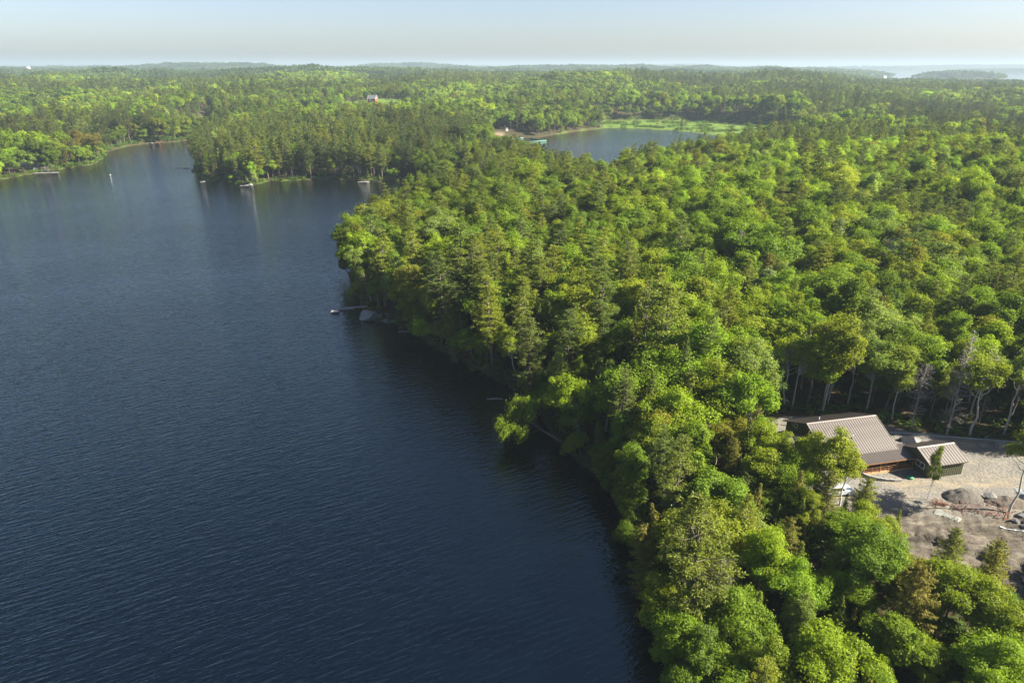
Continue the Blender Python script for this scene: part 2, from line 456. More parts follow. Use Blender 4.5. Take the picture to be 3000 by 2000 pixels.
class Geo:
    def __init__(s): s.V = []; s.Q = []; s.t = []; s.n = 0
    def add(s, V, Q, tone=None):
        s.V.append(V); s.Q.append(Q + s.n); s.n += len(V)
        s.t.append(np.full(len(Q), .5) if tone is None else np.broadcast_to(tone, (len(Q),)))
    def get(s):
        if not s.V: return np.zeros((0, 3)), np.zeros((0, 4), int), np.zeros(0)
        return np.vstack(s.V), np.vstack(s.Q), np.concatenate(s.t)

def curve(a, b, n, sag, r, wob=.0):
    a = np.asarray(a, float); b = np.asarray(b, float); t = np.linspace(0, 1, n)[:, None]
    p = a + (b - a) * t; p[:, 2] += sag * 4 * (t[:, 0] * (1 - t[:, 0]))
    if wob: p[1:-1] += r.normal(size=(n - 2, 3)) * wob
    return p

def broadleaf(seed, h=15., cr=4.0, cb=.36, lobes=30, per=360, ls=.42, shape='round', wood=True, airy=0., stems=1):
    r = np.random.default_rng(seed); W = Geo(); F = Geo()
    cz = h * (cb + 1) / 2; rz = h * (1 - cb) / 2
    C = []; tries = 0
    while len(C) < lobes and tries < 4000:
        tries += 1
        v = r.normal(size=3); v /= np.linalg.norm(v)
        if v[2] < -.55: continue
        q = r.uniform(.35, .88) ** .6
        zf = v[2] * q
        rad = cr * (1.0 if shape == 'round' else (1 - .45 * max(0, zf)) if shape == 'oval' else (.75 + .45 * zf))
        an = math.atan2(v[1], v[0]); q2 = q * (1 + .26 * math.sin(2 * an + seed) + .16 * math.sin(3 * an + seed * 2.1)) * (1.22 if r.random() < .16 else 1.0)
        p = np.array([v[0] * q2 * rad, v[1] * q2 * rad, cz + zf * rz * (1 + .16 * math.sin(2 * an + seed * 3.3)) + r.normal() * .25])
        p[:2] += .25 * cr * np.array([math.sin(seed * 1.7 + p[2]), math.cos(seed * 2.3 + p[2])]) * .5
        lr = r.uniform(.5, 1.5) * cr * .29
        if C and min(np.linalg.norm(p - c[0]) for c in C) < lr * .62: continue
        C.append((p, lr))
    for p, lr in C:
        n = int(per * (lr / (cr * .3)) ** 2 * r.uniform(.75, 1.15))
        d = unit(r.normal(size=(n, 3)) + np.array([0, 0, .28]))
        ph = r.uniform(0, 6, 3)
        bump = 1 + .22 * np.sin(d[:, 0] * 5 + ph[0]) * np.sin(d[:, 1] * 5 + ph[1]) + .15 * np.sin(d[:, 2] * 7 + ph[2] + d[:, 0] * 4)
        rr = lr * bump * (r.uniform(.45 - airy * .25, 1.12, n) ** .6)
        P = p + d * rr[:, None] * np.array([r.uniform(.8, 1.4), r.uniform(.8, 1.4), r.uniform(.5, .85)])
        Nn = unit(d * .75 + np.array([0, 0, .35]) + r.normal(size=(n, 3)) * .45)
        size = ls * r.uniform(.65, 1.3, n)
        V, Q = kites(P, Nn, size, size * .72, r)
        lt = r.uniform(.28, .72)
        F.add(V, Q, np.clip(lt + r.normal(size=n) * .17, 0, 1))
    # stray outer sprays
    n = int(lobes * per * .10)
    k = r.integers(0, len(C), n); d = unit(r.normal(size=(n, 3)) + np.array([0, 0, .3]))
    P = np.array([C[i][0] for i in k]) + d * np.array([C[i][1] for i in k])[:, None] * r.uniform(1.0, 1.5, n)[:, None]
    V, Q = kites(P, unit(d + r.normal(size=(n, 3)) * .6), ls, ls * .6, r); F.add(V, Q, r.uniform(.3, .9, n))
    if wood:
        for st in range(stems):
            a0 = r.uniform(0, 6.28); off = np.array([math.cos(a0), math.sin(a0), 0]) * (.35 if stems > 1 else 0)
            lean = np.array([math.cos(a0), math.sin(a0), 0]) * (cr * .35 if stems > 1 else cr * .12)
            top = np.array([0, 0, h * .84]) + lean
            tp = curve(off + np.array([0, 0, -.8]), top, 7, 0, r, h * .008)
            tr = h * (.0090 if airy else .0115) * (1.1 if stems == 1 else .8)
            W.add(*tube_np(tp, np.linspace(tr * 1.25, tr * .25, 7), 7))
            for p, lr in C[st::stems][:22]:
                s0 = np.clip((p[2] - h * .17) / (h * .84), .25, .9); a = tp[0] + (tp[-1] - tp[0]) * s0
                W.add(*tube_np(curve(a, p, 5, -.25, r, .12), np.linspace(tr * .42, tr * .09, 5), 4))
    return F, W

def pine(seed, h=21., R0=3.6, base=.30, per=26, ls=.50, dead=.12, wood=True, dense=1.0):
    """white pine: open flat plumes on near-level boughs, trunk showing between them"""
    r = np.random.default_rng(seed); W = Geo(); F = Geo()
    bend = r.normal(size=2) * h * .012
    def axis(t): return np.array([bend[0] * math.sin(t * 3), bend[1] * math.sin(t * 2.4), h * t])
    tp = np.array([axis(t) for t in np.linspace(0, 1, 9)]); tp[0, 2] = -.8
    tr = h * .0115
    W.add(*tube_np(tp, np.linspace(tr * 1.25, tr * .15, 9), 7))
    z = base
    while z < .985:
        t = (z - base) / (1 - base)
        prof = R0 * (math.sin(min(1, t * 1.25 + .22) * 1.6) ** .9) * (1 - t ** 2.2) + .35
        nb = r.integers(3, 6)
        a0 = r.uniform(0, 6.28)
        for k in range(nb):
            a = a0 + k * 6.283 / nb + r.normal() * .3
            Lb = prof * r.uniform(.5, 1.22)
            if r.random() < .07: continue
            up = .10 + .45 * t + r.normal() * .06
            d = np.array([math.cos(a), math.sin(a), 0.]); o = axis(z)
            tip = o + d * Lb + np.array([0, 0, Lb * up])
            if wood: W.add(*tube_np(curve(o, tip, 4, -.12 * Lb, r), np.linspace(tr * .30, .02, 4), 4))
            if r.random() < dead * (1.6 - t): continue
            nt = max(2, int(Lb * 2.3 * dense))
            for j in range(nt):
                s = r.uniform(.32, 1.05); c = o + (tip - o) * s - np.array([0, 0, .12 * Lb * 4 * s * (1 - s)])
                side = np.array([-d[1], d[0], 0.]) * r.normal() * .30 * Lb * (1.15 - s * .4)
                c = c + side + np.array([0, 0, r.normal() * .10 + .08])
                n = int(per * r.uniform(.6, 1.3)); rad = r.uniform(.34, .62) * (1 + .15 * R0 / 3.6)
                v = r.normal(size=(n, 3)); v = unit(v) * (r.random((n, 1)) ** .45)
                P = c + v * rad * np.array([1.15, 1.15, .42])
                T = d * .8 + v * .9 + np.array([0, 0, .25]) + r.normal(size=(n, 3)) * .3
                Nn = unit(np.array([0, 0, 1.]) + r.normal(size=(n, 3)) * .55)
                V, Q = kites(P, Nn, ls * r.uniform(.7, 1.25, n), ls * .34, r, T)
                lt = r.uniform(.3, .7); F.add(V, Q, np.clip(lt + r.normal(size=n) * .15, 0, 1))
        z += r.uniform(.030, .052) * 21 / max(h, 12)
    if wood:
        for k in range(int(14 * dead / .12)):
            zz = r.uniform(.16, base + .12); a = r.uniform(0, 6.28); L_ = r.uniform(.6, 2.2); o = axis(zz)
            W.add(*tube_np(curve(o, o + np.array([math.cos(a) * L_, math.sin(a) * L_, r.uniform(-.3, .4)]), 4, -.1, r, .08), [.05, .035, .02, .01], 3))
    return F, W

def spruce(seed, h=15., R0=2.6, base=.10, per=30, ls=.36, wood=True, droop=.28, ragged=.25, pw=.85):
    """spruce, fir and hemlock: dense pointed cone of drooping boughs"""
    r = np.random.default_rng(seed); W = Geo(); F = Geo()
    tr = h * .011
    W.add(*tube_np(np.array([[0, 0, -.8], [.05, 0, h * .5], [0, .04, h]]), [tr * 1.2, tr * .7, .02], 6))
    z = base
    while z < .99:
        t = (z - base) / (1 - base)
        prof = R0 * (1 - t) ** pw * (.78 + .22 * min(1, t * 6)) + .12
        nb = 5 if t < .8 else 4; a0 = r.uniform(0, 6.28)
        for k in range(nb):
            a = a0 + k * 6.283 / nb + r.normal() * .25
            Lb = prof * r.uniform(1 - ragged * 1.6, 1 + ragged)
            d = np.array([math.cos(a), math.sin(a), 0.]); o = np.array([0, 0, h * z])
            dr = droop * (1 - t * 1.3)
            n = int(per * (.35 + Lb / R0 * 1.0))
            s = r.random(n) ** .62
            P = o + d * (s * Lb)[:, None] + np.array([-d[1], d[0], 0.]) * (r.normal(size=n) * .20 * Lb * (1.15 - s))[:, None]
            P[:, 2] += -dr * Lb * s + .10 * Lb * s ** 3 * 2 + r.normal(size=n) * .11 - np.abs(r.normal(size=n)) * .10
            Nn = unit(np.array([0, 0, 1.]) + d * .45 + r.normal(size=(n, 3)) * .5)
            T = d + np.array([0, 0, -.25]) + r.normal(size=(n, 3)) * .45
            V, Q = kites(P, Nn, ls * r.uniform(.7, 1.3, n), ls * .42, r, T)
            lt = r.uniform(.3, .7); F.add(V, Q, np.clip(lt + (s - .5) * .3 + r.normal(size=n) * .13, 0, 1))
            if wood and k % 2 == 0: W.add(*tube_np(np.array([o, o + d * Lb * .8 + np.array([0, 0, -dr * Lb * .7])]), [.04, .012], 3))
        z += max(.016, .40 / h * r.uniform(.8, 1.2))
    return F, W

def dead_tree_geo(seed, h=17., R0=2.4, base=.15, cone=True, dens=1.0):
    r = np.random.default_rng(seed); W = Geo(); T_ = Geo()
    tr = h * .0085
    tp = np.array([[0, 0, -.8], [.1, .05, h * .35], [-.05, .1, h * .7], [0, 0, h]])
    T_.add(*tube_np(tp, [tr * 1.2, tr * .8, tr * .45, .02], 7))
    n = int(190 * dens)
    for i in range(n):
        t = r.random() ** .8; z = h * (base + (1 - base) * t)
        a = r.uniform(0, 6.28); Lb = R0 * ((1 - t) ** .7 if cone else (.4 + math.sin(t * 2.8) * .7)) * r.uniform(.45, 1.15) + .2
        o = np.array([0, 0, z]); d = np.array([math.cos(a), math.sin(a), .25 + r.normal() * .15])
        tip = o + d * Lb
        W.add(*tube_np(curve(o, tip, 4, -.1 * Lb, r, .04), [.036, .026, .018, .009], 3))
        for j in range(6):
            s = r.uniform(.3, .95); c = o + (tip - o) * s; e = unit(d + r.normal(size=3) * .7) * Lb * r.uniform(.15, .38)
            W.add(*tube_np(np.array([c, c + e]), [.02, .009], 3))
    return W, T_

def geo_mesh(name, G, mat):
    V, Q, t = G.get()
    return np_mesh(name, V, Q, [mat], attrs={'tone': ('FACE', 'FLOAT', t)})

def merged_mesh(name, F, W, mleaf, mwood):
    V1, Q1, t1 = F.get(); V2, Q2, t2 = W.get()
    V = np.vstack([V1, V2]); Q = np.vstack([Q1, Q2 + len(V1)])
    return np_mesh(name, V, Q, [mleaf, mwood], midx=np.r_[np.zeros(len(Q1), int), np.ones(len(Q2), int)], attrs={'tone': ('FACE', 'FLOAT', np.r_[t1, t2])})

# one (crown, trunk) pair of meshes for each tree form; height of the form is kept beside it
FORM = {}
def reg(kind, F, W, h, lm, wm):
    FORM.setdefault(kind, []).append((geo_mesh(kind + '_crown', F, lm), geo_mesh(kind + '_trunk', W, wm), h, F, W))
for i, (sh, cr, cb, lob) in enumerate([('round', 4.3, .34, 32), ('round', 3.7, .30, 27), ('oval', 3.5, .26, 30), ('vase', 4.2, .40, 30), ('round', 4.8, .42, 36), ('oval', 3.1, .32, 24), ('vase', 3.8, .34, 26), ('round', 4.0, .26, 34)]):
    reg('broadleaf', *broadleaf(100 + i, 15, cr, cb, lob, 700, .30, sh), 15, M['leaf'], M['bark_pale' if i in (1, 3, 6) else 'bark'])
for i, (cr, cb) in enumerate([(2.7, .20), (3.0, .22), (2.4, .26)]):
    reg('birch', *broadleaf(150 + i, 14, cr, cb, 36, 330, .24, 'oval', airy=1., stems=1 + i % 2), 14, M['leaf'], M['bark_birch'])
for i, (cr, cb) in enumerate([(2.7, .52), (2.3, .58)]):
    reg('birch', *broadleaf(160 + i, 15, cr, cb, 24, 260, .28, 'round', airy=1.), 15, M['leaf'], M['bark_birch'])
for i, (R0, b, dd) in enumerate([(3.6, .30, .12), (3.1, .42, .12), (4.2, .26, .2), (2.8, .36, .10), (3.6, .50, .16), (3.3, .22, .25)]):
    reg('pine', *pine(200 + i, 21, R0, b, 42, .37, dd, dense=1.15), 21, M['needle'], M['bark_pine'])
for i, (R0, b, pw) in enumerate([(2.7, .06, .85), (2.3, .12, .9), (3.7, .06, .52), (1.8, .2, .8)]):
    reg('spruce', *spruce(300 + i, 15, R0, b, (105 if i == 2 else 42), .26, pw=pw, droop=.28 if i != 2 else .18, ragged=.25 if i != 2 else .32), 15, M['needle'], M['bark_pine'])
for i, (R0, c) in enumerate([(2.4, True), (2.2, False)]):
    br, tr_ = dead_tree_geo(400 + i, 17, R0, .12, c); reg('dead', br, tr_, 17, M['twig'], M['deadwood'])

# prototypes for the uncounted masses live in collections outside the scene
def proto_collection(name, meshes):
    c = bpy.data.collections.new(name)
    for i, me in enumerate(meshes):
        o = bpy.data.objects.new('%s_%02d' % (name, i), me); c.objects.link(o)
    return c
PM = {}
def mass_forms(kind, hi, mid, low):
    PM[kind] = hi + mid + low
PB = [merged_mesh('broadleaf_near', f[3], f[4], M['leaf_i'], M['bark_pale' if i in (1, 3) else 'bark']) for i, f in enumerate(FORM['broadleaf'][:6])]
PB += [merged_mesh('broadleaf_mid', *broadleaf(120 + i, 15, 4.3, .3, 28, 150, .62, sh), M['leaf_i'], M['bark']) for i, sh in enumerate(['round', 'oval', 'vase', 'round'])]
PB += [merged_mesh('broadleaf_low', *broadleaf(130 + i, 15, 4.6, .3, 20, 26, 1.5, sh), M['leaf_i'], M['bark']) for i, sh in enumerate(['round', 'oval', 'round'])]
PP = [merged_mesh('pine_near', f[3], f[4], M['needle_i'], M['bark_pine']) for f in FORM['pine'][:4]]
PP += [merged_mesh('pine_mid', *pine(220 + i, 21, 3.4, .32, 15, .62), M['needle_i'], M['bark_pine']) for i in range(3)]
PP += [merged_mesh('pine_low', *pine(230 + i, 21, 3.6, .35, 3, 1.45, wood=False, dense=.8), M['needle_i'], M['bark_pine']) for i in range(3)]
PS = [merged_mesh('spruce_near', f[3], f[4], M['needle_i'], M['bark_pine']) for f in FORM['spruce'][:4]]
PS += [merged_mesh('spruce_mid', *spruce(320 + i, 15, 2.6, .1, 9, .62, wood=False), M['needle_i'], M['bark_pine']) for i in range(2)]
PS += [merged_mesh('spruce_low', *spruce(330 + i, 15, 2.8, .1, 3, 1.1, wood=False), M['needle_i'], M['bark_pine']) for i in range(2)]
def patch_mesh(seed, size=26., n=8):
    r = np.random.default_rng(seed); G = Geo()
    for i in range(n):
        px, py = r.uniform(-size / 2, size / 2, 2); h = r.uniform(8, 14); cr = r.uniform(3.5, 6)
        con = r.random() < .35
        m = 26; d = unit(r.normal(size=(m, 3)) + np.array([0, 0, .5])); P = np.array([px, py, h - cr * .6]) + d * np.array([cr, cr, cr * .85])
        if con: P = np.array([px, py, 0]) + np.stack([d[:, 0] * 2, d[:, 1] * 2, h * (.5 + .6 * r.random(m))], -1)
        V, Q = kites(P, unit(d + r.normal(size=(m, 3)) * .3), cr * .75, cr * .62, r)
        G.add(V, Q, np.clip(r.uniform(.15 if not con else 0, .75 if not con else .35) + r.normal(size=m) * .1, 0, 1))
    return G
PX = [merged_mesh('canopy_patch', patch_mesh(500 + i), Geo(), M['leaf_i'], M['bark']) for i in range(5)]
def bush_geo(seed, n=160, ls=.34):
    r = np.random.default_rng(seed); G = Geo()
    for k in range(4):
        c = r.normal(size=3) * np.array([.6, .6, .15]) + np.array([0, 0, .55]); d = unit(r.normal(size=(n // 4, 3)) + np.array([0, 0, .4]))
        V, Q = kites(c + d * r.uniform(.4, .75) * np.array([1, 1, .8]), unit(d + r.normal(size=(n // 4, 3)) * .4), ls, ls * .6, r); G.add(V, Q, r.uniform(.2, .8, n // 4))
    return G
PU = [merged_mesh('bush', bush_geo(600 + i), Geo(), M['leaf_i'], M['bark']) for i in range(3)]
CB, CP, CS, CX, CU = (proto_collection(n, p) for n, p in (('proto_broadleaf', PB), ('proto_pine', PP), ('proto_spruce', PS), ('proto_patch', PX), ('proto_bush', PU)))

def scatter(name, label, cat, coll, P, idx, rot, scl, tint):
    """one object: a cloud of points that instances its prototypes by index"""
    me = bpy.data.meshes.new(name); me.vertices.add(len(P)); me.vertices.foreach_set('co', np.asarray(P, np.float32).ravel())
    for nm, typ, a in (('idx', 'INT', idx), ('rot', 'FLOAT_VECTOR', rot), ('scl', 'FLOAT_VECTOR', scl), ('tint', 'FLOAT_COLOR', tint)):
        at = me.attributes.new(nm, typ, 'POINT')
        at.data.foreach_set({'INT': 'value', 'FLOAT_VECTOR': 'vector', 'FLOAT_COLOR': 'color'}[typ], np.asarray(a, np.int32 if typ == 'INT' else np.float32).ravel())
    o = link(name, me); tag(o, label, cat, kind='stuff')
    ng = bpy.data.node_groups.new(name, 'GeometryNodeTree')
    ng.interface.new_socket('Geometry', in_out='INPUT', socket_type='NodeSocketGeometry'); ng.interface.new_socket('Geometry', in_out='OUTPUT', socket_type='NodeSocketGeometry')
    N, L = ng.nodes, ng.links
    gi = N.new('NodeGroupInput'); go = N.new('NodeGroupOutput')
    mp = N.new('GeometryNodeMeshToPoints')
    iop = N.new('GeometryNodeInstanceOnPoints'); ci = N.new('GeometryNodeCollectionInfo')
    ci.inputs['Collection'].default_value = coll; ci.inputs['Separate Children'].default_value = True; ci.inputs['Reset Children'].default_value = True
    iop.inputs['Pick Instance'].default_value = True
    def na(nm, typ):
        n = N.new('GeometryNodeInputNamedAttribute'); n.data_type = typ; n.inputs['Name'].default_value = nm; return n.outputs[0]
    L.new(gi.outputs[0], mp.inputs[0]); L.new(mp.outputs[0], iop.inputs['Points']); L.new(ci.outputs[0], iop.inputs['Instance'])
    L.new(na('idx', 'INT'), iop.inputs['Instance Index'])
    e2r = N.new('FunctionNodeEulerToRotation'); L.new(na('rot', 'FLOAT_VECTOR'), e2r.inputs[0]); L.new(e2r.outputs[0], iop.inputs['Rotation'])
    L.new(na('scl', 'FLOAT_VECTOR'), iop.inputs['Scale']); L.new(iop.outputs[0], go.inputs[0])
    md = o.modifiers.new('scatter', 'NODES'); md.node_group = ng
    return o

# ------------------------------------------------------------------ where the trees stand
TINTS = {   # base colours of the foliage, with the words that describe them
    'broadleaf': [((.150, .235, .018), 'fresh green'), ((.185, .262, .017), 'bright yellow-green'), ((.125, .200, .019), 'mid green'), ((.190, .240, .020), 'golden-green'),
                  ((.170, .230, .055), 'pale grey-green'), ((.175, .192, .022), 'bronze-tinged'), ((.105, .172, .022), 'deep green')],
    'pine': [((.112, .150, .026), 'olive-green'), ((.082, .124, .030), 'dark blue-green'), ((.145, .178, .024), 'yellowish olive')],
    'spruce': [((.078, .112, .020), 'dark green'), ((.132, .134, .022), 'brownish olive'), ((.112, .150, .018), 'moss green')],
    'birch': [((.185, .245, .022), 'pale yellow-green'), ((.160, .218, .044), 'silvery green')],
    'dead': [((.42, .37, .32), 'bare grey')]}
W8 = {'broadleaf': [.29, .23, .22, .12, .05, .03, .06], 'pine': [.4, .35, .25], 'spruce': [.4, .3, .3], 'birch': [.6, .4], 'dead': [1]}

def jitter_grid(x0, x1, y0, y1, cell, r, j=.42):
    xs = np.arange(x0, x1, cell); ys = np.arange(y0, y1, cell)
    X, Y = np.meshgrid(xs, ys); X = X + (np.arange(len(ys)) % 2)[:, None] * cell / 2
    X = X + r.uniform(-j, j, X.shape) * cell; Y = Y + r.uniform(-j, j, Y.shape) * cell
    return X.ravel(), Y.ravel()

def in_view(x, y, m_l=1.5, m_r=1.5):
    """ground position inside the camera's wedge, with some metres of angle to spare on each side"""
    az = np.degrees(np.arctan2(x, np.maximum(y, 1e-3) + 12))
    return (az > -38 - m_l) & (az < 38 + m_r) & (y > 5)

nsp = Noise(60, seed=21); nsp2 = Noise(380, seed=22); nht = Noise(70, seed=23); nsp3 = Noise(25, seed=24)
SWIM = [(-34, 676), (2, 672), (6, 712), (-30, 716)]
CABIN = [(-336, 458), (-316, 452), (-314, 474), (-338, 480)]

def choose(x, y, r):
    """species: 0 broadleaf, 1 pine, 2 spruce, 3 birch"""
    d = np.minimum(-sdist(LAKE, x, y), -sdist(POND, x, y)); rr = np.hypot(x, y)
    pp = .08 + .09 * (nsp(x, y) > .9); ps = .12 + .14 * (nsp3(x, y) > .8)
    pen = (x < -35) & (x > -330) & (y > 398) & (y < 640) & (x > -300 + 0 * y) & ~((x < -285) & (y < 560))
    pp = np.where(pen, .80, pp); ps = np.where(pen, .12, ps)
    shore = (d < 26) & (rr < 330) & (y > 90); hd = (y > 178) & (y < 330) & (x < 10); pp = np.where(shore, .24, pp); ps = np.where(shore, .30, ps); pp = np.where(hd, .10, pp); ps = np.where(hd, .13, ps)
    front = (y < 100) & (x < 62); pp = np.where(front, .13, pp); ps = np.where(front, .42, ps)
    cove = (x > -60) & (x < 60) & (y > 330) & (y < 540); pp = np.where(cove, .52, pp); ps = np.where(cove, .14, ps)
    edge = (y > 430) & (y < 640) & (x > 60) & (x < 420); pp = np.where(edge, .5, pp)
    far = sstep(800, 1300, rr); mixp = np.clip(.38 + .35 * nsp2(x, y) + .22 * (x > 500) * (y < 2800), .05, .9)
    pp = pp * (1 - far) + mixp * far
    mid = (rr > 600) & (rr < 1300) & ~pen; pp = np.where(mid, np.clip(.16 + .22 * nsp2(x + 90, y) + .25 * (x > 330), .05, .8), pp)
    u = r.random(len(x)); sp = np.zeros(len(x), int)
    sp[u < pp] = 1; sp[(u >= pp) & (u < pp + ps)] = 2; wallz = (x > 43) & (x < 100) & (y > 100) & (y < 128)
    sp[(u >= pp + ps) & (u < pp + ps + np.where(wallz, .42, .09)) & (rr < 400)] = 3
    return sp, d

KIND = ['broadleaf', 'pine', 'spruce', 'birch']
def heights(sp, x, y, d, r):
    n = len(x); h = np.select([sp == 0, sp == 1, sp == 2], [r.normal(14.3, 2.5, n), r.normal(19.5, 2.6, n), r.normal(12.0, 2.9, n)], r.normal(13.5, 1.5, n))
    h += 1.3 * nht(x, y) * (sp != 2)
    pen = (x < -35) & (x > -300) & (y > 398) & (y < 640); h = np.where(pen & (sp == 1), h * 1.02, h)
    h = h + 2.2 * ((d < 30) & (y > 90) & (y < 200) & (sp >= 1) & (sp < 3))
    front = (y < 104) & (x < 64); h = np.where(front, h * .82, h)
    fs = front & (d < 12); h = np.where(fs, h * .95, h)
    low = (y < 95) & (x > 36) & (x < 66); h = np.where(low, h * .72, h)
    h = np.where((y > 690) & (y < 760) & (x > 0) & (x < 60), h * 1.0, h)
    return np.clip(h, 4.5, 27)

trees = []          # x, y, species, height, tilt angle, tilt direction, spin, tint index
def zone(r0, r1, cell, mr=1.5, ml=1.5):
    ex = r1 * .85; r = rng
    x, y = jitter_grid(-ex, ex, 5, r1 + 20, cell, r)
    rr = np.hypot(x, y); k = (rr >= r0) & (rr < r1) & in_view(x, y, ml, mr); x, y = x[k], y[k]
    return x, y
parts = []
x, y = zone(24, 330, 4.75, 14, 3); parts.append((x, y))
x, y = zone(330, 800, 6.0); parts.append((x, y))
x, y = zone(800, 1900, 8.6); parts.append((x, y))
TX = np.concatenate([p[0] for p in parts]); TY = np.concatenate([p[1] for p in parts])
SP, DS = choose(TX, TY, rng)
TZ = terrain(TX, TY)
HT = heights(SP, TX, TY, DS, rng)
keep = (DS > np.where(TY < 330, .5, 1.2)) & (sdist(LOT, TX, TY) < -.8)
for mp in MEADOWS: keep &= sdist(mp, TX, TY) < rng.uniform(-6, 1, len(TX))
keep &= (sdist(SWIM, TX, TY) < -1) & (sdist(BARN, TX, TY) < -2) & (sdist(CABIN, TX, TY) < 0)
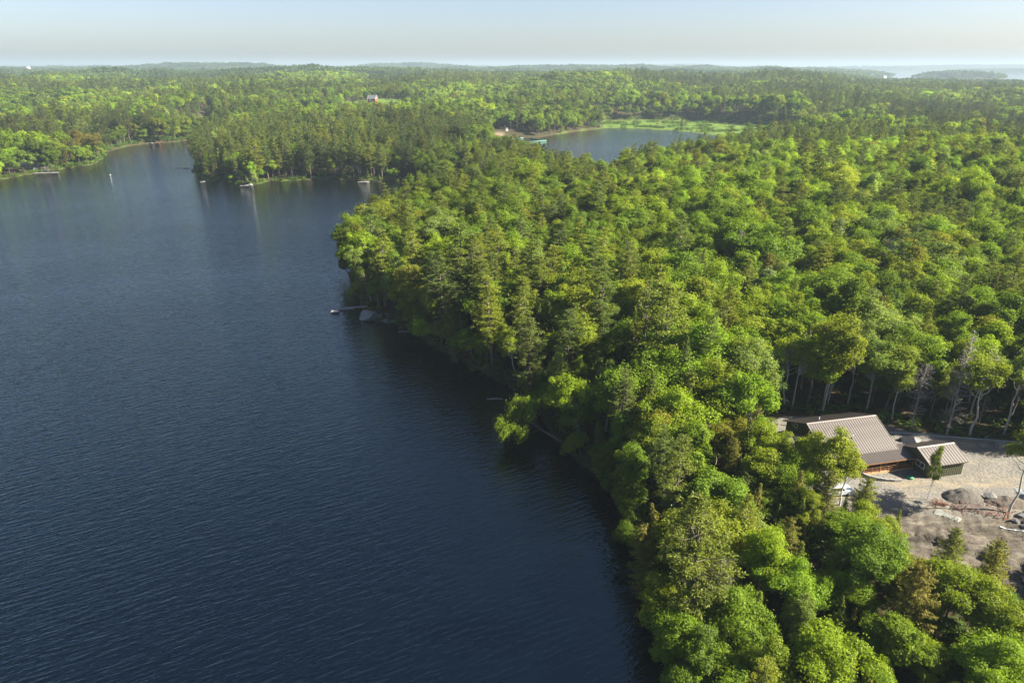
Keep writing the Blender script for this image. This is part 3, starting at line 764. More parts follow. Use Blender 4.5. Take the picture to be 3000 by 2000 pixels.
# the steep outlet of big trees just inside the lakeside strip is thinner
HERO_XY = []        # filled in below, so that no random tree grows through a placed one
def T_(kind, form, x, y, h, label, tint, spin=None, tilt=0, tdir=0, grow=1.0, z=None, grp=None):
    return dict(kind=kind, form=form, x=x, y=y, h=h, label=label, tint=tint, spin=spin, tilt=tilt, tdir=tdir, w=grow, z=z, grp=grp)
G1, G2, G3, G4 = (.100, .172, .018), (.140, .195, .016), (.070, .135, .022), (.150, .165, .022)
HERO = [
    T_('pine', 2, 20.8, 61.5, 22.5, 'tallest white pine on the near shore with bare silver lower limbs', (.105, .135, .028), 1.0, 3, 250),
    T_('pine', 0, 3.4, 123.5, 20.8, 'broad white pine in the shaded shore wood above the fallen pine', (.088, .118, .036), 2.2),
    T_('pine', 4, -11, 150, 18.3, 'leaning shore pine with a long bare grey trunk', (.082, .112, .036), .4, 9, 300),
    T_('pine', 1, 2.5, 202, 19.5, 'layered blue-green pine standing alone among bright maples', (.085, .120, .045), 1.4),
    T_('pine', 3, 18.5, 101, 19, 'pine with bare forked limbs just above the shaded bank', (.085, .118, .034), 4.2),
    T_('pine', 5, 23.5, 83, 17.5, 'bent pine with a bare white-limbed stem behind the tallest shore pine', (.110, .145, .028), 5.0, 5, 200),
    T_('broadleaf', 0, 35.2, 103.7, 15.2, 'brightest lime-green maple at the corner of the forest wall', (.150, .205, .014), .6),
    T_('broadleaf', 4, 40.5, 113, 15, 'rounded lime maple just behind the forest wall corner', (.140, .195, .016), 1.6),
    T_('broadleaf', 3, 57.5, 112.5, 18.0, 'tall maple with yellow-green clusters and a long straight pale trunk behind the house', (.145, .185, .018), 2.1),
    T_('broadleaf', 6, 66.0, 113, 14.8, 'young maple with a thin white trunk behind the house ridge', (.115, .180, .030), 3.3),
    T_('broadleaf', 7, 69.5, 113.5, 14.5, 'slanting maple leaning right over the end of the house roof', (.135, .185, .022), .9, 11, 70),
    T_('broadleaf', 5, 76.5, 110.5, 11.5, 'small rounded maple beside the grey larch', (.130, .175, .020), 2.0),
    T_('broadleaf', 2, 90.0, 109, 15, 'forked broadleaf tree right of the tall grey larch', (.085, .150, .024), 2.9),
    T_('birch', 0, 47.5, 113, 12, 'slim birch on the dark forest edge left of the house', (.100, .170, .030), .2),
    T_('birch', 1, 43.2, 85.5, 11.5, 'twin-stemmed birch hiding the left end of the house', (.175, .225, .022), .7, grow=1.2),
    T_('birch', 0, 45.6, 83.6, 12.4, 'yellow-green birch with a white stem in front of the main roof', (.180, .230, .020), 2.0, grow=1.2),
    T_('birch', 2, 48.2, 84.0, 10.6, 'feathery birch nearest the porch corner', (.175, .215, .022), 4.1, grow=1.2),
    T_('birch', 0, 40.6, 88.2, 9.5, 'low birch left of the house against its dark gable', (.150, .205, .022), 3.0),
    T_('birch', 1, 61.7, 85.4, 9.2, 'sparse sapling standing in the gravel before the garage', (.130, .175, .030), .5, grow=.5),
    T_('birch', 3, 71.6, 81.9, 15.2, 'lone sunlit tree on a thin trunk beside the rubble heap', (.150, .190, .022), 1.1, 2, 90, grow=.95),
    T_('spruce', 2, 54.9, 69.3, 7.4, 'rounded hemlock in front of the dug earth bank', (.120, .150, .018), 1.0, grow=1.1),
    T_('spruce', 2, 56.5, 64.4, 9.4, 'pointed olive hemlock beside the white plastic strip', (.150, .160, .018), 2.2, grow=1.1),
    T_('spruce', 2, 47.2, 76.7, 9.8, 'hemlock at the lower left edge of the gravel yard', (.130, .155, .018), .3),
    T_('spruce', 0, 50.5, 74.0, 6.6, 'short hemlock under the earth bank beside a taller one', (.120, .145, .018), 2.3),
    T_('spruce', 2, 44.0, 58.5, 12.5, 'bronze-topped hemlock low among the sunlit maples', (.135, .130, .022), 4.0),
    T_('broadleaf', 0, 49.5, 60.5, 9.6, 'lime maple below the dug bank beside the hemlocks', (.145, .205, .016), 2.7, grow=1.05),
    T_('broadleaf', 7, 52.5, 56.5, 9.2, 'wide lime maple spreading below the plastic strip', (.150, .205, .016), 4.6, grow=1.15),
    T_('broadleaf', 4, 43.0, 65.5, 10.6, 'mid-green maple with lit top in the slope below the yard', (.110, .185, .020), 5.2),
    T_('birch', 1, 26.2, 52.5, 10.5, 'vivid yellow-green young tree near the bottom of the shore wood', (.150, .215, .018), 1.9),
    T_('dead', 0, 76.0, 104.6, 19.8, 'tall bare grey larch at the forest edge', (.4, .37, .33), .4),
    T_('dead', 1, 70.2, 105.6, 13.0, 'bushy dead tree left of the tall grey larch', (.4, .37, .33), 1.4),
    T_('dead', 1, -49.0, 229, 16.5, 'bare snag rising above the tip of the headland', (.4, .37, .33), 2.0, grow=.55),
    T_('dead', 1, 22.8, 60.8, 13.5, 'skeletal dead stem tangled beside the tallest shore pine', (.4, .37, .33), 3.0, 4, 60, grow=.8),
    T_('birch', 1, -41.5, 190.5, 10.5, 'white-stemmed birch leaning over the water near the dock', (.125, .180, .022), .3, 16, 285),
    T_('spruce', 3, 11.6, 121.7, 12.6, 'sunlit narrow spruce with a golden flank above the fallen tree', (.120, .105, .030), .2),
    T_('spruce', 0, -13.5, 148.0, 8.0, 'small golden spruce on the shaded bank', (.125, .110, .030), .9),
    T_('broadleaf', 5, 61.2, 157.5, 15, 'silvery poplar dome in the middle of the green canopy', (.165, .225, .095), 1.0),
    T_('broadleaf', 5, 96.6, 201, 16, 'pale poplar with thin branches left of the large green dome', (.150, .205, .085), 2.0),
    T_('broadleaf', 4, 112, 205, 17, 'large pale green dome-shaped tree on the ridge', (.120, .190, .040), 2.5, grow=1.25),
    T_('broadleaf', 4, -305.5, 500.0, 20, 'huge rounded tree with a bronze crown at the far left shore', (.125, .120, .022), 1.2, grow=1.5),
    T_('broadleaf', 0, -309, 481.0, 15, 'bright green tree left of the huge bronze crown', (.135, .185, .018), 2.2, grow=1.25),
    T_('broadleaf', 7, 13.2, 107.5, 10.5, 'fresh green tree overhanging the dark cove above the leaning tree', (.095, .175, .022), 3.5, 12, 300),
    T_('broadleaf', 5, 19.5, 99.5, 11.5, 'vivid green tree on the bank right of the leaning tree', (.110, .200, .014), .8, 8, 280),
    T_('broadleaf', 2, 24.2, 74.0, 9.5, 'shaded green tree overhanging the black water', (.080, .150, .026), 1.8, 10, 275),
    T_('broadleaf', 6, 22.0, 55.0, 9.5, 'green shore tree with drooping grey limbs at the bottom of the picture', (.100, .165, .022), 2.6, 8, 270),
    T_('broadleaf', 0, 39.0, 91.5, 10.0, 'dense yellow-green tree left of the parked cars', (.160, .225, .014), 1.7),
    T_('broadleaf', 4, 40.0, 84.0, 9.0, 'rounded fresh green tree below the parked cars', (.135, .215, .014), 2.7),
    T_('spruce', 2, 44.2, 80.5, 8.5, 'olive hemlock between the birches and the yard edge', (.110, .125, .020), 3.7),
    T_('dead', 1, 33.0, 118.0, 15.5, 'bare grey limbs poking out of lime maples above the forest corner', (.4, .37, .33), .3, grow=.6),
    T_('dead', 1, 62.0, 182.0, 17.5, 'thin dead crown in the middle of the ridge canopy', (.4, .37, .33), 1.3, grow=.8),
    T_('dead', 0, 12.5, 161.0, 16.5, 'dead spruce spike above the shaded bank canopy', (.4, .37, .33), 2.3, grow=.6),
    T_('dead', 1, 98.0, 172.0, 18.0, 'pale leafless crown right of the silvery poplar', (.4, .37, .33), 3.3, grow=1.1),
    T_('dead', 1, 84.5, 109.0, 13.5, 'slim dead tree right of the tall grey larch', (.4, .37, .33), 4.3, grow=.7),
    T_('pine', 1, -170.5, 428.0, 23, 'golden-edged pine at the left tip of the wooded point', (.100, .125, .030), 1.1),
    T_('pine', 0, -140.5, 432.0, 24, 'wide layered pine above the pale shore rock', (.098, .122, .034), 2.6),
    T_('broadleaf', 5, -113, 431, 8.5, 'small lime tree at the foot of the pines on the point', (.150, .215, .018), .5),
]
# the two trees that lie out over the water
HERO.append(T_('broadleaf', 7, 8.4, 110.0, 12.0, 'leafy tree fallen outward low over the water with bare grey stems', (.150, .225, .020), 1.0, 66, 284, grow=1.25, z=1.0))
HERO.append(T_('spruce', 1, 1.2, 134.8, 14.5, 'fallen spruce lying out from the bank with drooping grey boughs', (.058, .085, .036), 2.0, 83, 298, grow=1.0, z=1.2))

hx = np.array([t['x'] for t in HERO]); hy = np.array([t['y'] for t in HERO])
for t in HERO:
    rad = 3.0 if t['kind'] in ('pine', 'broadleaf') else 2.0
    keep &= (TX - t['x']) ** 2 + (TY - t['y']) ** 2 > rad ** 2
# sight lines to the house, its yard and the earth bank stay open between the lot and the lakeside strip
def los_clear(x, y, top, tgt, zt_, halfw):
    """crown tops that would hide a target point seen from the air over the lake"""
    tx, ty = tgt; s = y / ty; lx = tx * s; lz = CAM_H + (zt_ - CAM_H) * s
    return (np.abs(x - lx) < halfw) & (y < ty) & (top > lz) & (y > 30)
ux, uy = jitter_grid(-70, 40, 30, 420, 3.6, rng); ud = -sdist(LAKE, ux, uy); q = (ud > .15) & (ud < 6.5) & in_view(ux, uy, 2, 2) & (np.hypot(ux + 36, uy - 177) > 6.5); ux, uy, ud = ux[q], uy[q], ud[q]
u2, v2 = jitter_grid(-210, -35, 398, 450, 5.5, rng); ud2 = -sdist(LAKE, u2, v2); q = (ud2 > .6) & (ud2 < 7) & (rng.random(len(u2)) < .75); u2, v2, ud2 = u2[q], v2[q], ud2[q]
ux, uy, ud = np.r_[ux, u2], np.r_[uy, v2], np.r_[ud, ud2]
for t in HERO:
    q = np.hypot(ux - t['x'], uy - t['y']) > 2.2; ux, uy, ud = ux[q], uy[q], ud[q]
TX = np.r_[TX, ux]; TY = np.r_[TY, uy]; TZ = np.r_[TZ, terrain(ux, uy)]; DS = np.r_[DS, ud]
u3, v3 = jitter_grid(15, 75, 25, 104, 3.4, rng); ud3 = -sdist(LAKE, u3, v3); q = (ud3 > 4) & (sdist(LOT, u3, v3) < -1.0) & in_view(u3, v3, 2, 6) & (rng.random(len(u3)) < .8)
u3, v3, ud3 = u3[q], v3[q], ud3[q]
TX = np.r_[TX, u3]; TY = np.r_[TY, v3]; TZ = np.r_[TZ, terrain(u3, v3)]; DS = np.r_[DS, ud3]; n3 = len(u3)
SP = np.r_[SP, np.where(rng.random(len(ux)) < .8, 0, 2)]; HT = np.r_[HT, rng.uniform(4.5, 8.5, len(ux))]; keep = np.r_[keep, np.ones(len(ux), bool)]
SP = np.r_[SP, np.where(rng.random(n3) < .55, 0, 2)]; HT = np.r_[HT, rng.uniform(4.5, 7.8, n3)]; keep = np.r_[keep, np.ones(n3, bool)]
TOP = TZ + HT
for (tx, ty, tz_, hw) in [(58, 96.5, 6.0, 2.5), (47.4, 96.1, 7.6, 3.0), (50, 96.8, 8.0, 2.5), (50.0, 87.5, 5.8, 2.2), (53.5, 93, 6.5, 2.5), (61, 90, 5, 3), (55.5, 91.5, 5.3, 2.6), (66, 84, 5, 4), (70, 88, 5, 4), (73, 82, 5, 4), (66, 78, 5, 4.5), (61, 80, 5, 4), (63, 74, 4.6, 2.5), (67, 73, 5, 3),
                          (52, 100, 9, 3.5), (56, 100, 8.5, 3.5), (69, 76, 5, 4), (57, 76, 5, 3), (75, 90, 5, 4), (78, 82, 5, 5), (74, 74, 5, 4)]:
    keep &= ~los_clear(TX, TY, TOP, (tx, ty), tz_, hw)
# the shore clearing by the dock and boulder, and the view to the cabin
for (tx, ty, tz_, hw) in [(-33.5, 176, 1.2, 2.0), (-36.5, 177, 1.0, 2.5), (-49, 184.3, .4, 4.5), (-46.5, 185.5, .4, 4.0), (-43.5, 186.5, .4, 2.5), (-3, 138.5, 1.0, 2.5), (-7, 141.5, 1.0, 2.5), (-10, 144, .8, 2), (2, 110.3, 3, 3.5), (5.5, 110.5, 1.5, 2.5)]:
    keep &= ~los_clear(TX, TY, TOP, (tx, ty), tz_, hw)
keep &= ~((np.hypot(TX + 35.5, TY - 177.5) < 4.2))
for (tx, ty, tz_, hw) in [(-321, 463, 4.0, 4), (-191, 1003, 19, 7), (-12, 692, 1.0, 9), (12, 715, .8, 12), (35, 690, .5, 20), (35, 645, .3, 6), (20, 655, .3, 6), (60, 640, .3, 12), (60, 560, .3, 10), (40, 590, .3, 8), (70, 520, .3, 9)]:
    keep &= ~los_clear(TX, TY, TOP, (tx, ty), tz_, hw)
TX, TY, TZ, SP, DS, HT = (a[keep] for a in (TX, TY, TZ, SP, DS, HT))
n = len(TX)
SPIN = rng.uniform(0, 6.283, n); WID = rng.uniform(.82, 1.28, n) * np.where(HT < 9, 1.1, 1)
TILT = np.abs(rng.normal(0, 2.2, n)); TDIR = rng.uniform(0, 360, n)
# crowns at the water's edge reach out over it
ex = 1.0; gx = (sdist(LAKE, TX + ex, TY) - sdist(LAKE, TX - ex, TY)); gy = (sdist(LAKE, TX, TY + ex) - sdist(LAKE, TX, TY - ex))
sh = DS < 6
TDIR = np.where(sh, np.degrees(np.arctan2(gx, gy)), TDIR); TILT = np.where(sh, rng.uniform(3, 15, n) * (SP != 1) + 4 + 9 * (HT < 9) * (DS < 2.5), TILT)
TI = np.zeros(n, int)
nti = Noise(45, seed=31)
for s_, k in enumerate(KIND):
    msk = SP == s_; TI[msk] = rng.choice(len(W8[k]), msk.sum(), p=W8[k])
# brighter leaf colours gather on the near ridge, deeper ones far off
RRr = np.hypot(TX, TY)
sw = (SP == 0) & (RRr < 420) & (rng.random(n) < .30) & (TI == 2); TI[sw] = 1
fr_ = (SP == 2) & (TY < 110) & (TX < 64); TI[fr_] = rng.choice(3, fr_.sum(), p=[.2, .4, .4])
TI[(SP == 0) & (RRr > 700) & (TI == 1) & (rng.random(n) < .5)] = 2

def trot(tilt, tdir, spin):
    q = Matrix.Rotation(R(tilt), 4, Vector((-math.cos(R(tdir)), math.sin(R(tdir)), 0)))   # lean towards azimuth tdir
    return (q @ Matrix.Rotation(spin, 4, 'Z')).to_euler()

def put_tree(kind, form, x, y, z, h, w, tilt, tdir, spin, tint, label, group):
    cm, tm, h0, _, _ = FORM[kind][form % len(FORM[kind])]
    name = {'broadleaf': 'broadleaf_tree', 'pine': 'pine_tree', 'spruce': 'spruce_tree', 'birch': 'birch_tree', 'dead': 'dead_tree'}[kind]
    e = empty(name, (x, y, z - .05), rot=trot(tilt, tdir, spin))
    s = h / h0; e.scale = (s * w, s * w, s)
    tag(e, label, {'broadleaf': 'broadleaf tree', 'pine': 'pine', 'spruce': 'spruce', 'birch': 'birch', 'dead': 'dead tree'}[kind], group)
    t = link('trunk', tm, e); c = link('crown', cm, e)
    if kind == 'pine': tint = (tint[0] * 1.12, tint[1] * 1.08, tint[2] * .8)
    elif group is None: tint = (tint[0] * 1.10, tint[1] * 1.06, tint[2] * 1.2)
    c.color = (*tint, 1)
    return e

# --- words for the place a tree stands in
def where(x, y, d):
    if y > 398 and x < -35 and x > -300: return 'on the wooded point' + (' at its waterline' if d < 12 else '')
    if x < -280: return 'on the far left shore of the lake'
    if y > 640: return 'beyond the pond' if x > -60 else 'beyond the head of the lake'
    if y > 430: return 'between the cove and the pond'
    if x > 36 and y < 100 and x < 66: return 'on the slope below the gravel yard'
    if d < 9 and y < 100: return 'leaning from the near bank over black water'
    if y < 100: return 'in the lakeside strip left of the house'
    if d < 10 and y < 178: return 'on the shaded bank before the boulder'
    if d < 14: return 'on the rounded headland past the dock'
    if y < 128 and x > 40: return 'in the forest wall behind the house'
    q = x / max(y, 1); side = 'left of the poplars' if q < .22 else ('below the pond' if q < .38 else ('behind the poplars' if q < .54 else 'near the right edge'))
    if y > 300: return 'on the far crest ' + side
    if y > 200: return 'on the ridge back ' + side if x > 30 else 'on the headland above the cove'
    if x > 60: return 'in the canopy behind the forest wall'
    return 'in the canopy above the shaded bank'
FORMWORD = {'broadleaf': ['round-crowned', 'compact', 'oval', 'vase-shaped', 'wide', 'narrow', 'flat-topped', 'deep-crowned'],
            'pine': ['open', 'high-crowned', 'broad', 'slim', 'bare-stemmed', 'low-branched'],
            'spruce': ['pointed', 'narrow', 'wide', 'spire-like'], 'birch': ['oval', 'broad', 'full-crowned', 'bare-stemmed', 'slender']}
HGT = lambda h, k: 'tall' if h > {'broadleaf': 15.8, 'pine': 21, 'spruce': 13.5, 'birch': 14}[k] else ('low' if h < {'broadleaf': 12, 'pine': 17.5, 'spruce': 10, 'birch': 12}[k] else 'middling')
NOUN = {'broadleaf': 'broadleaf tree', 'pine': 'pine', 'spruce': 'spruce', 'birch': 'birch'}

for t in HERO:
    z = t['z'] if t['z'] is not None else zt(t['x'], t['y'])
    put_tree(t['kind'], t['form'], t['x'], t['y'], z, t['h'], t['w'], t['tilt'], t['tdir'], t['spin'], t['tint'], t['label'], None)

# --- which trees show largest
fwd = TY * math.cos(PITCH) + (CAM_H - TZ - HT * .7) * math.sin(PITCH)
upc = TY * math.sin(PITCH) - (CAM_H - TZ - HT * .7) * math.cos(PITCH)
U = TX / np.maximum(fwd, 1) / .75; Vv = upc / np.maximum(fwd, 1) / .5
vis = (np.abs(U) < 1.04) & (np.abs(Vv) < 1.07) & (fwd > 5)
size = HT / np.maximum(fwd, 1)
IND = np.zeros(n, bool)
for s_, k in enumerate(KIND):
    cand = np.where((SP == s_) & vis)[0]; nmax = 300 - sum(1 for t in HERO if t['kind'] == k)
    IND[cand[np.argsort(-size[cand])][:nmax]] = True
FI = rng.integers(0, 1000, n)
FI[SP == 3] = np.where((TX[SP == 3] > 43) & (TX[SP == 3] < 100) & (TY[SP == 3] > 100) & (TY[SP == 3] < 128), 3 + FI[SP == 3] % 2, FI[SP == 3] % 3)
import collections
bycombo = collections.defaultdict(list)
for i in np.where(IND)[0]:
    k = KIND[SP[i]]; f = FI[i] % len(FORM[k]); tw = TINTS[k][TI[i]][1]
    lab = '%s %s %s %s %s' % (HGT(HT[i], k), tw, FORMWORD[k][f], NOUN[k], where(TX[i], TY[i], DS[i]))
    bycombo[lab].append(i)
GRP = {'broadleaf': 'broadleaf trees of the near woods', 'pine': 'pines of the near woods', 'spruce': 'spruces of the near woods', 'birch': 'birches of the near woods'}
for lab, ids in bycombo.items():
    ids.sort(key=lambda i: TY[i])
    for q, i in enumerate(ids):
        k = KIND[SP[i]]; f = FI[i] % len(FORM[k])
        L2 = lab
        if len(ids) > 1:
            byx = sorted(ids, key=lambda a: TX[a] / max(TY[a], 1))
            if i == byx[0]: L2 = lab + ', leftmost such'
            elif i == byx[-1]: L2 = lab + ', rightmost such'
            elif q == 0: L2 = lab + ', nearest such'
            elif q == len(ids) - 1: L2 = lab + ', farthest such'
            elif len(ids) % 2 and i == byx[len(ids) // 2]: L2 = lab + ', middle one'
        c = np.array(TINTS[k][TI[i]][0]) * rng.uniform(.86, 1.16) * rng.uniform(.97, 1.03, 3)
        put_tree(k, f, TX[i], TY[i], TZ[i], HT[i], WID[i], TILT[i], TDIR[i], SPIN[i], tuple(c), L2, GRP[k])

# --- the rest, one object for each kind
def mass(sp_ids, coll, name, label, cat, k, hi, mid, low):
    m = (~IND) & np.isin(SP, sp_ids); ids = np.where(m)[0]
    fd = RRr[ids]; idx = np.where(fd < 480, FI[ids] % hi, np.where(fd < 1050, hi + FI[ids] % mid, hi + mid + FI[ids] % low))
    rot = np.array([tuple(trot(TILT[i], TDIR[i], SPIN[i])) if DS[i] < 6 else (0, 0, SPIN[i]) for i in ids])
    h0 = FORM[k][0][2]; s = HT[ids] / h0; farw = 1 + .25 * sstep(800, 1800, fd)
    scl = np.stack([s * WID[ids] * farw, s * WID[ids] * farw, s], -1)
    base = np.array([TINTS[KIND[SP[i]]][TI[i]][0] for i in ids]) * rng.uniform(.74, 1.22, (len(ids), 1)) * np.where(np.isin(SP[ids], [1, 2]) & (fd > 600), .85, 1)[:, None] * rng.uniform(.97, 1.03, (len(ids), 3))
    base = base * np.clip(1 + .16 * nti(TX[ids], TY[ids]) + .14 * nsp2(TX[ids] * 1.7, TY[ids]), .55, 1.5)[:, None]
    base = base * np.where((SP[ids] == 1) & (TY[ids] > 398) & (TY[ids] < 560) & (TX[ids] < -35), .78, 1)[:, None]
    tint = np.c_[base, np.ones(len(ids))]
    scatter(name, label, cat, coll, np.c_[TX[ids], TY[ids], TZ[ids]], idx, rot, scl, tint)
mass([0, 3], CB, 'broadleaf_forest', 'continuous broadleaf forest over the hills beyond the near trees', 'forest', 'broadleaf', 6, 4, 3)
mass([1], CP, 'pine_forest', 'dark pines mixed through the forest over the farther hills', 'forest', 'pine', 4, 3, 3)
mass([2], CS, 'spruce_forest', 'pointed spruces mixed through the forest beyond the near trees', 'forest', 'spruce', 4, 2, 2)

# --- the blue distance: canopy in patches
def far_woods():
    X = []; Y = []; S_ = []
    for r0, r1, cell, s in ((1880, 3200, 20, 1.0), (3200, 5200, 30, 1.45), (5200, 9800, 52, 2.4)):
        x, y = jitter_grid(-r1 * .85, r1 * .85, 1000, r1, cell, rng); rr = np.hypot(x, y)
        k = (rr >= r0) & (rr < r1) & in_view(x, y, .5, .5); x, y = x[k], y[k]
        z = terrain(x, y, False); k = z > .6
        X.append(np.c_[x[k], y[k], z[k]]); S_.append(np.full(k.sum(), s))
    P = np.vstack(X); s = np.concatenate(S_); m = len(P)
    sc_ = np.stack([s, s, 1 + (s - 1) * .35], -1) * rng.uniform(.85, 1.15, (m, 1))
    dark = np.clip(.5 + .4 * nsp2(P[:, 0], P[:, 1]), 0, 1)[:, None]
    c = (1 - dark) * np.array([.085, .14, .03]) + dark * np.array([.05, .085, .032])
    c = c * rng.uniform(.6, 1.3, (m, 1))
    scatter('distant_woods', 'hazy wooded hills along the horizon', 'forest', CX, P, rng.integers(0, 5, m), np.c_[np.zeros((m, 2)), rng.uniform(0, 6.28, m)], sc_, np.c_[c, np.ones(m)])
far_woods()

# --- bushes along the banks and forest edges, reeds and shrubs in the marsh
def undergrowth():
    x, y = jitter_grid(-340, 130, 35, 480, 2.6, rng); k = in_view(x, y, 1, 4); x, y = x[k], y[k]
    d = np.minimum(-sdist(LAKE, x, y), -sdist(POND, x, y)); l = sdist(LOT, x, y)
    k = (d > .3) & (l < -.5) & ((d < 5) | (l > -7) | (rng.random(len(x)) < np.where(y < 108, .45, .10))); x, y = x[k], y[k]
    keep2 = np.hypot(x + 35.5, y - 177.5) > 4.5
    keep2 &= sdist(CABIN, x, y) < 0
    x, y = x[keep2], y[keep2]
    x2, y2 = [], []
    for mp in MEADOWS:
        a = np.array(mp); u, v = jitter_grid(a[:, 0].min() - 10, a[:, 0].max() + 10, a[:, 1].min() - 10, a[:, 1].max() + 10, 4.2, rng)
        q = (sdist(mp, u, v) > -12) & (-sdist(POND, u, v) > 1) & (-sdist(LAKE, u, v) > 1) & ((Noise(35, seed=77)(u, v) > .75) | (sdist(mp, u, v) < -4)); x2.append(u[q]); y2.append(v[q])
    u, v = jitter_grid(-345, -280, 470, 740, 3.6, rng); q = (-sdist(LAKE, u, v) > 1.2) & (-sdist(LAKE, u, v) < 16); x2.append(u[q]); y2.append(v[q])
    nn = len(x); x = np.concatenate([x] + x2); y = np.concatenate([y] + y2); z = terrain(x, y); m = len(x)
    s = rng.uniform(.5, 1.5, m) * np.where(np.arange(m) < nn, 1, 1.7)
    c = np.array([.085, .15, .022]) * rng.uniform(.6, 1.3, (m, 1)) * rng.uniform(.85, 1.15, (m, 3))
    scatter('undergrowth', 'low bushes and saplings along banks, forest edges and the marsh', 'bushes', CU, np.c_[x, y, z], rng.integers(0, 3, m), np.c_[np.zeros((m, 2)), rng.uniform(0, 6.28, m)],
            np.stack([s * 1.2, s * 1.2, s], -1), np.c_[c, np.ones(m)])
undergrowth()

# ------------------------------------------------------------------ house lot
HO = Vector((65.05, 90.89, 5.0)); HYAW = R(12.8)
def hw(x, y, z=0):
    c, s = math.cos(HYAW), math.sin(HYAW); return (HO.x + x * c - y * s, HO.y + x * s + y * c, HO.z + z)

def wood_paint(name, c, dark=.7):
    return noise_mat(name, tuple(k * dark for k in c), c, 4, .75, stretch=(6, 6, .5))
M['siding'] = wood_paint('siding_dark_green', (.085, .090, .045), .8)
M['batten'] = wood_paint('batten_dark_green', (.045, .048, .026), .75)
M['roof_metal'] = noise_mat('roof_metal_taupe', (.078, .067, .060), (.098, .085, .076), .8, .5, metallic=.15, spec=.5)
M['roof_rib'] = noise_mat('roof_rib', (.040, .034, .031), (.055, .048, .043), 2, .5, metallic=.25)
M['ridge'] = noise_mat('ridge_cap_metal', (.20, .18, .165), (.24, .215, .20), 2, .4, metallic=.3)
M['cedar'] = noise_mat('stained_cedar', (.19, .085, .035), (.29, .14, .06), 6, .6, stretch=(4, 4, 1))
M['deck'] = noise_mat('deck_boards', (.40, .23, .13), (.52, .32, .19), 4, .7, stretch=(1, 6, 1))
M['lumber'] = noise_mat('raw_lumber', (.42, .30, .14), (.55, .41, .20), 5, .75, stretch=(4, 4, 1))
M['white'] = noise_mat('white_trim', (.50, .51, .52), (.56, .57, .58), 5, .5)
M['glass'] = noise_mat('window_glass', (.015, .018, .022), (.03, .036, .042), .6, .08, spec=.9)
M['concrete'] = noise_mat('concrete', (.17, .168, .158), (.25, .245, .225), 3, .9, bump=.02)
M['dark_int'] = noise_mat('dark_interior', (.02, .017, .014), (.035, .03, .026), 3, .8)
M['granite'] = noise_mat('granite', (.11, .112, .108), (.20, .198, .188), 2.2, .9, bump=.05, c3=(.16, .16, .16))
M['granite_dark'] = noise_mat('dark_fieldstone', (.085, .085, .085), (.16, .16, .155), 2.0, .9, bump=.05)
M['soil'] = noise_mat('dug_soil', (.050, .042, .036), (.105, .085, .068), 1.6, 1.0, bump=.15, c3=(.14, .12, .10))
M['gravel_pile'] = noise_mat('gravel_pile', (.055, .050, .044), (.105, .096, .082), 5, 1.0, bump=.06)
M['tarp_black'] = noise_mat('black_sheeting', (.012, .014, .018), (.03, .034, .04), 2, .45)
M['sheeting'] = noise_mat('white_sheeting', (.30, .35, .38), (.42, .46, .48), 2, .5)

def rock_mesh(name, seed, sx, sy, sz, mat, n=2, flat=.35):
    import bmesh
    r = random.Random(seed); bm = bmesh.new(); bmesh.ops.create_icosphere(bm, subdivisions=n, radius=1)
    ph = [r.uniform(0, 6) for _ in range(6)]
    cuts = [(Vector((r.gauss(0, 1), r.gauss(0, 1), r.gauss(0, 1))).normalized(), r.uniform(.55, .85)) for _ in range(7)]
    for v in bm.verts:
        p = v.co.copy(); k = 1 + .12 * math.sin(p.x * 3 + ph[0]) + .10 * math.sin(p.y * 4 + ph[1]) + .08 * math.sin(p.z * 5 + ph[2] + p.x * 3)
        p *= k
        for nn, c in cuts:
            e = p.dot(nn) - c
            if e > 0: p -= nn * e * .9
        v.co = Vector((p.x * sx, p.y * sy, p.z * sz))
    me = bpy.data.meshes.new(name); bm.to_mesh(me); bm.free(); me.materials.append(mat); return me

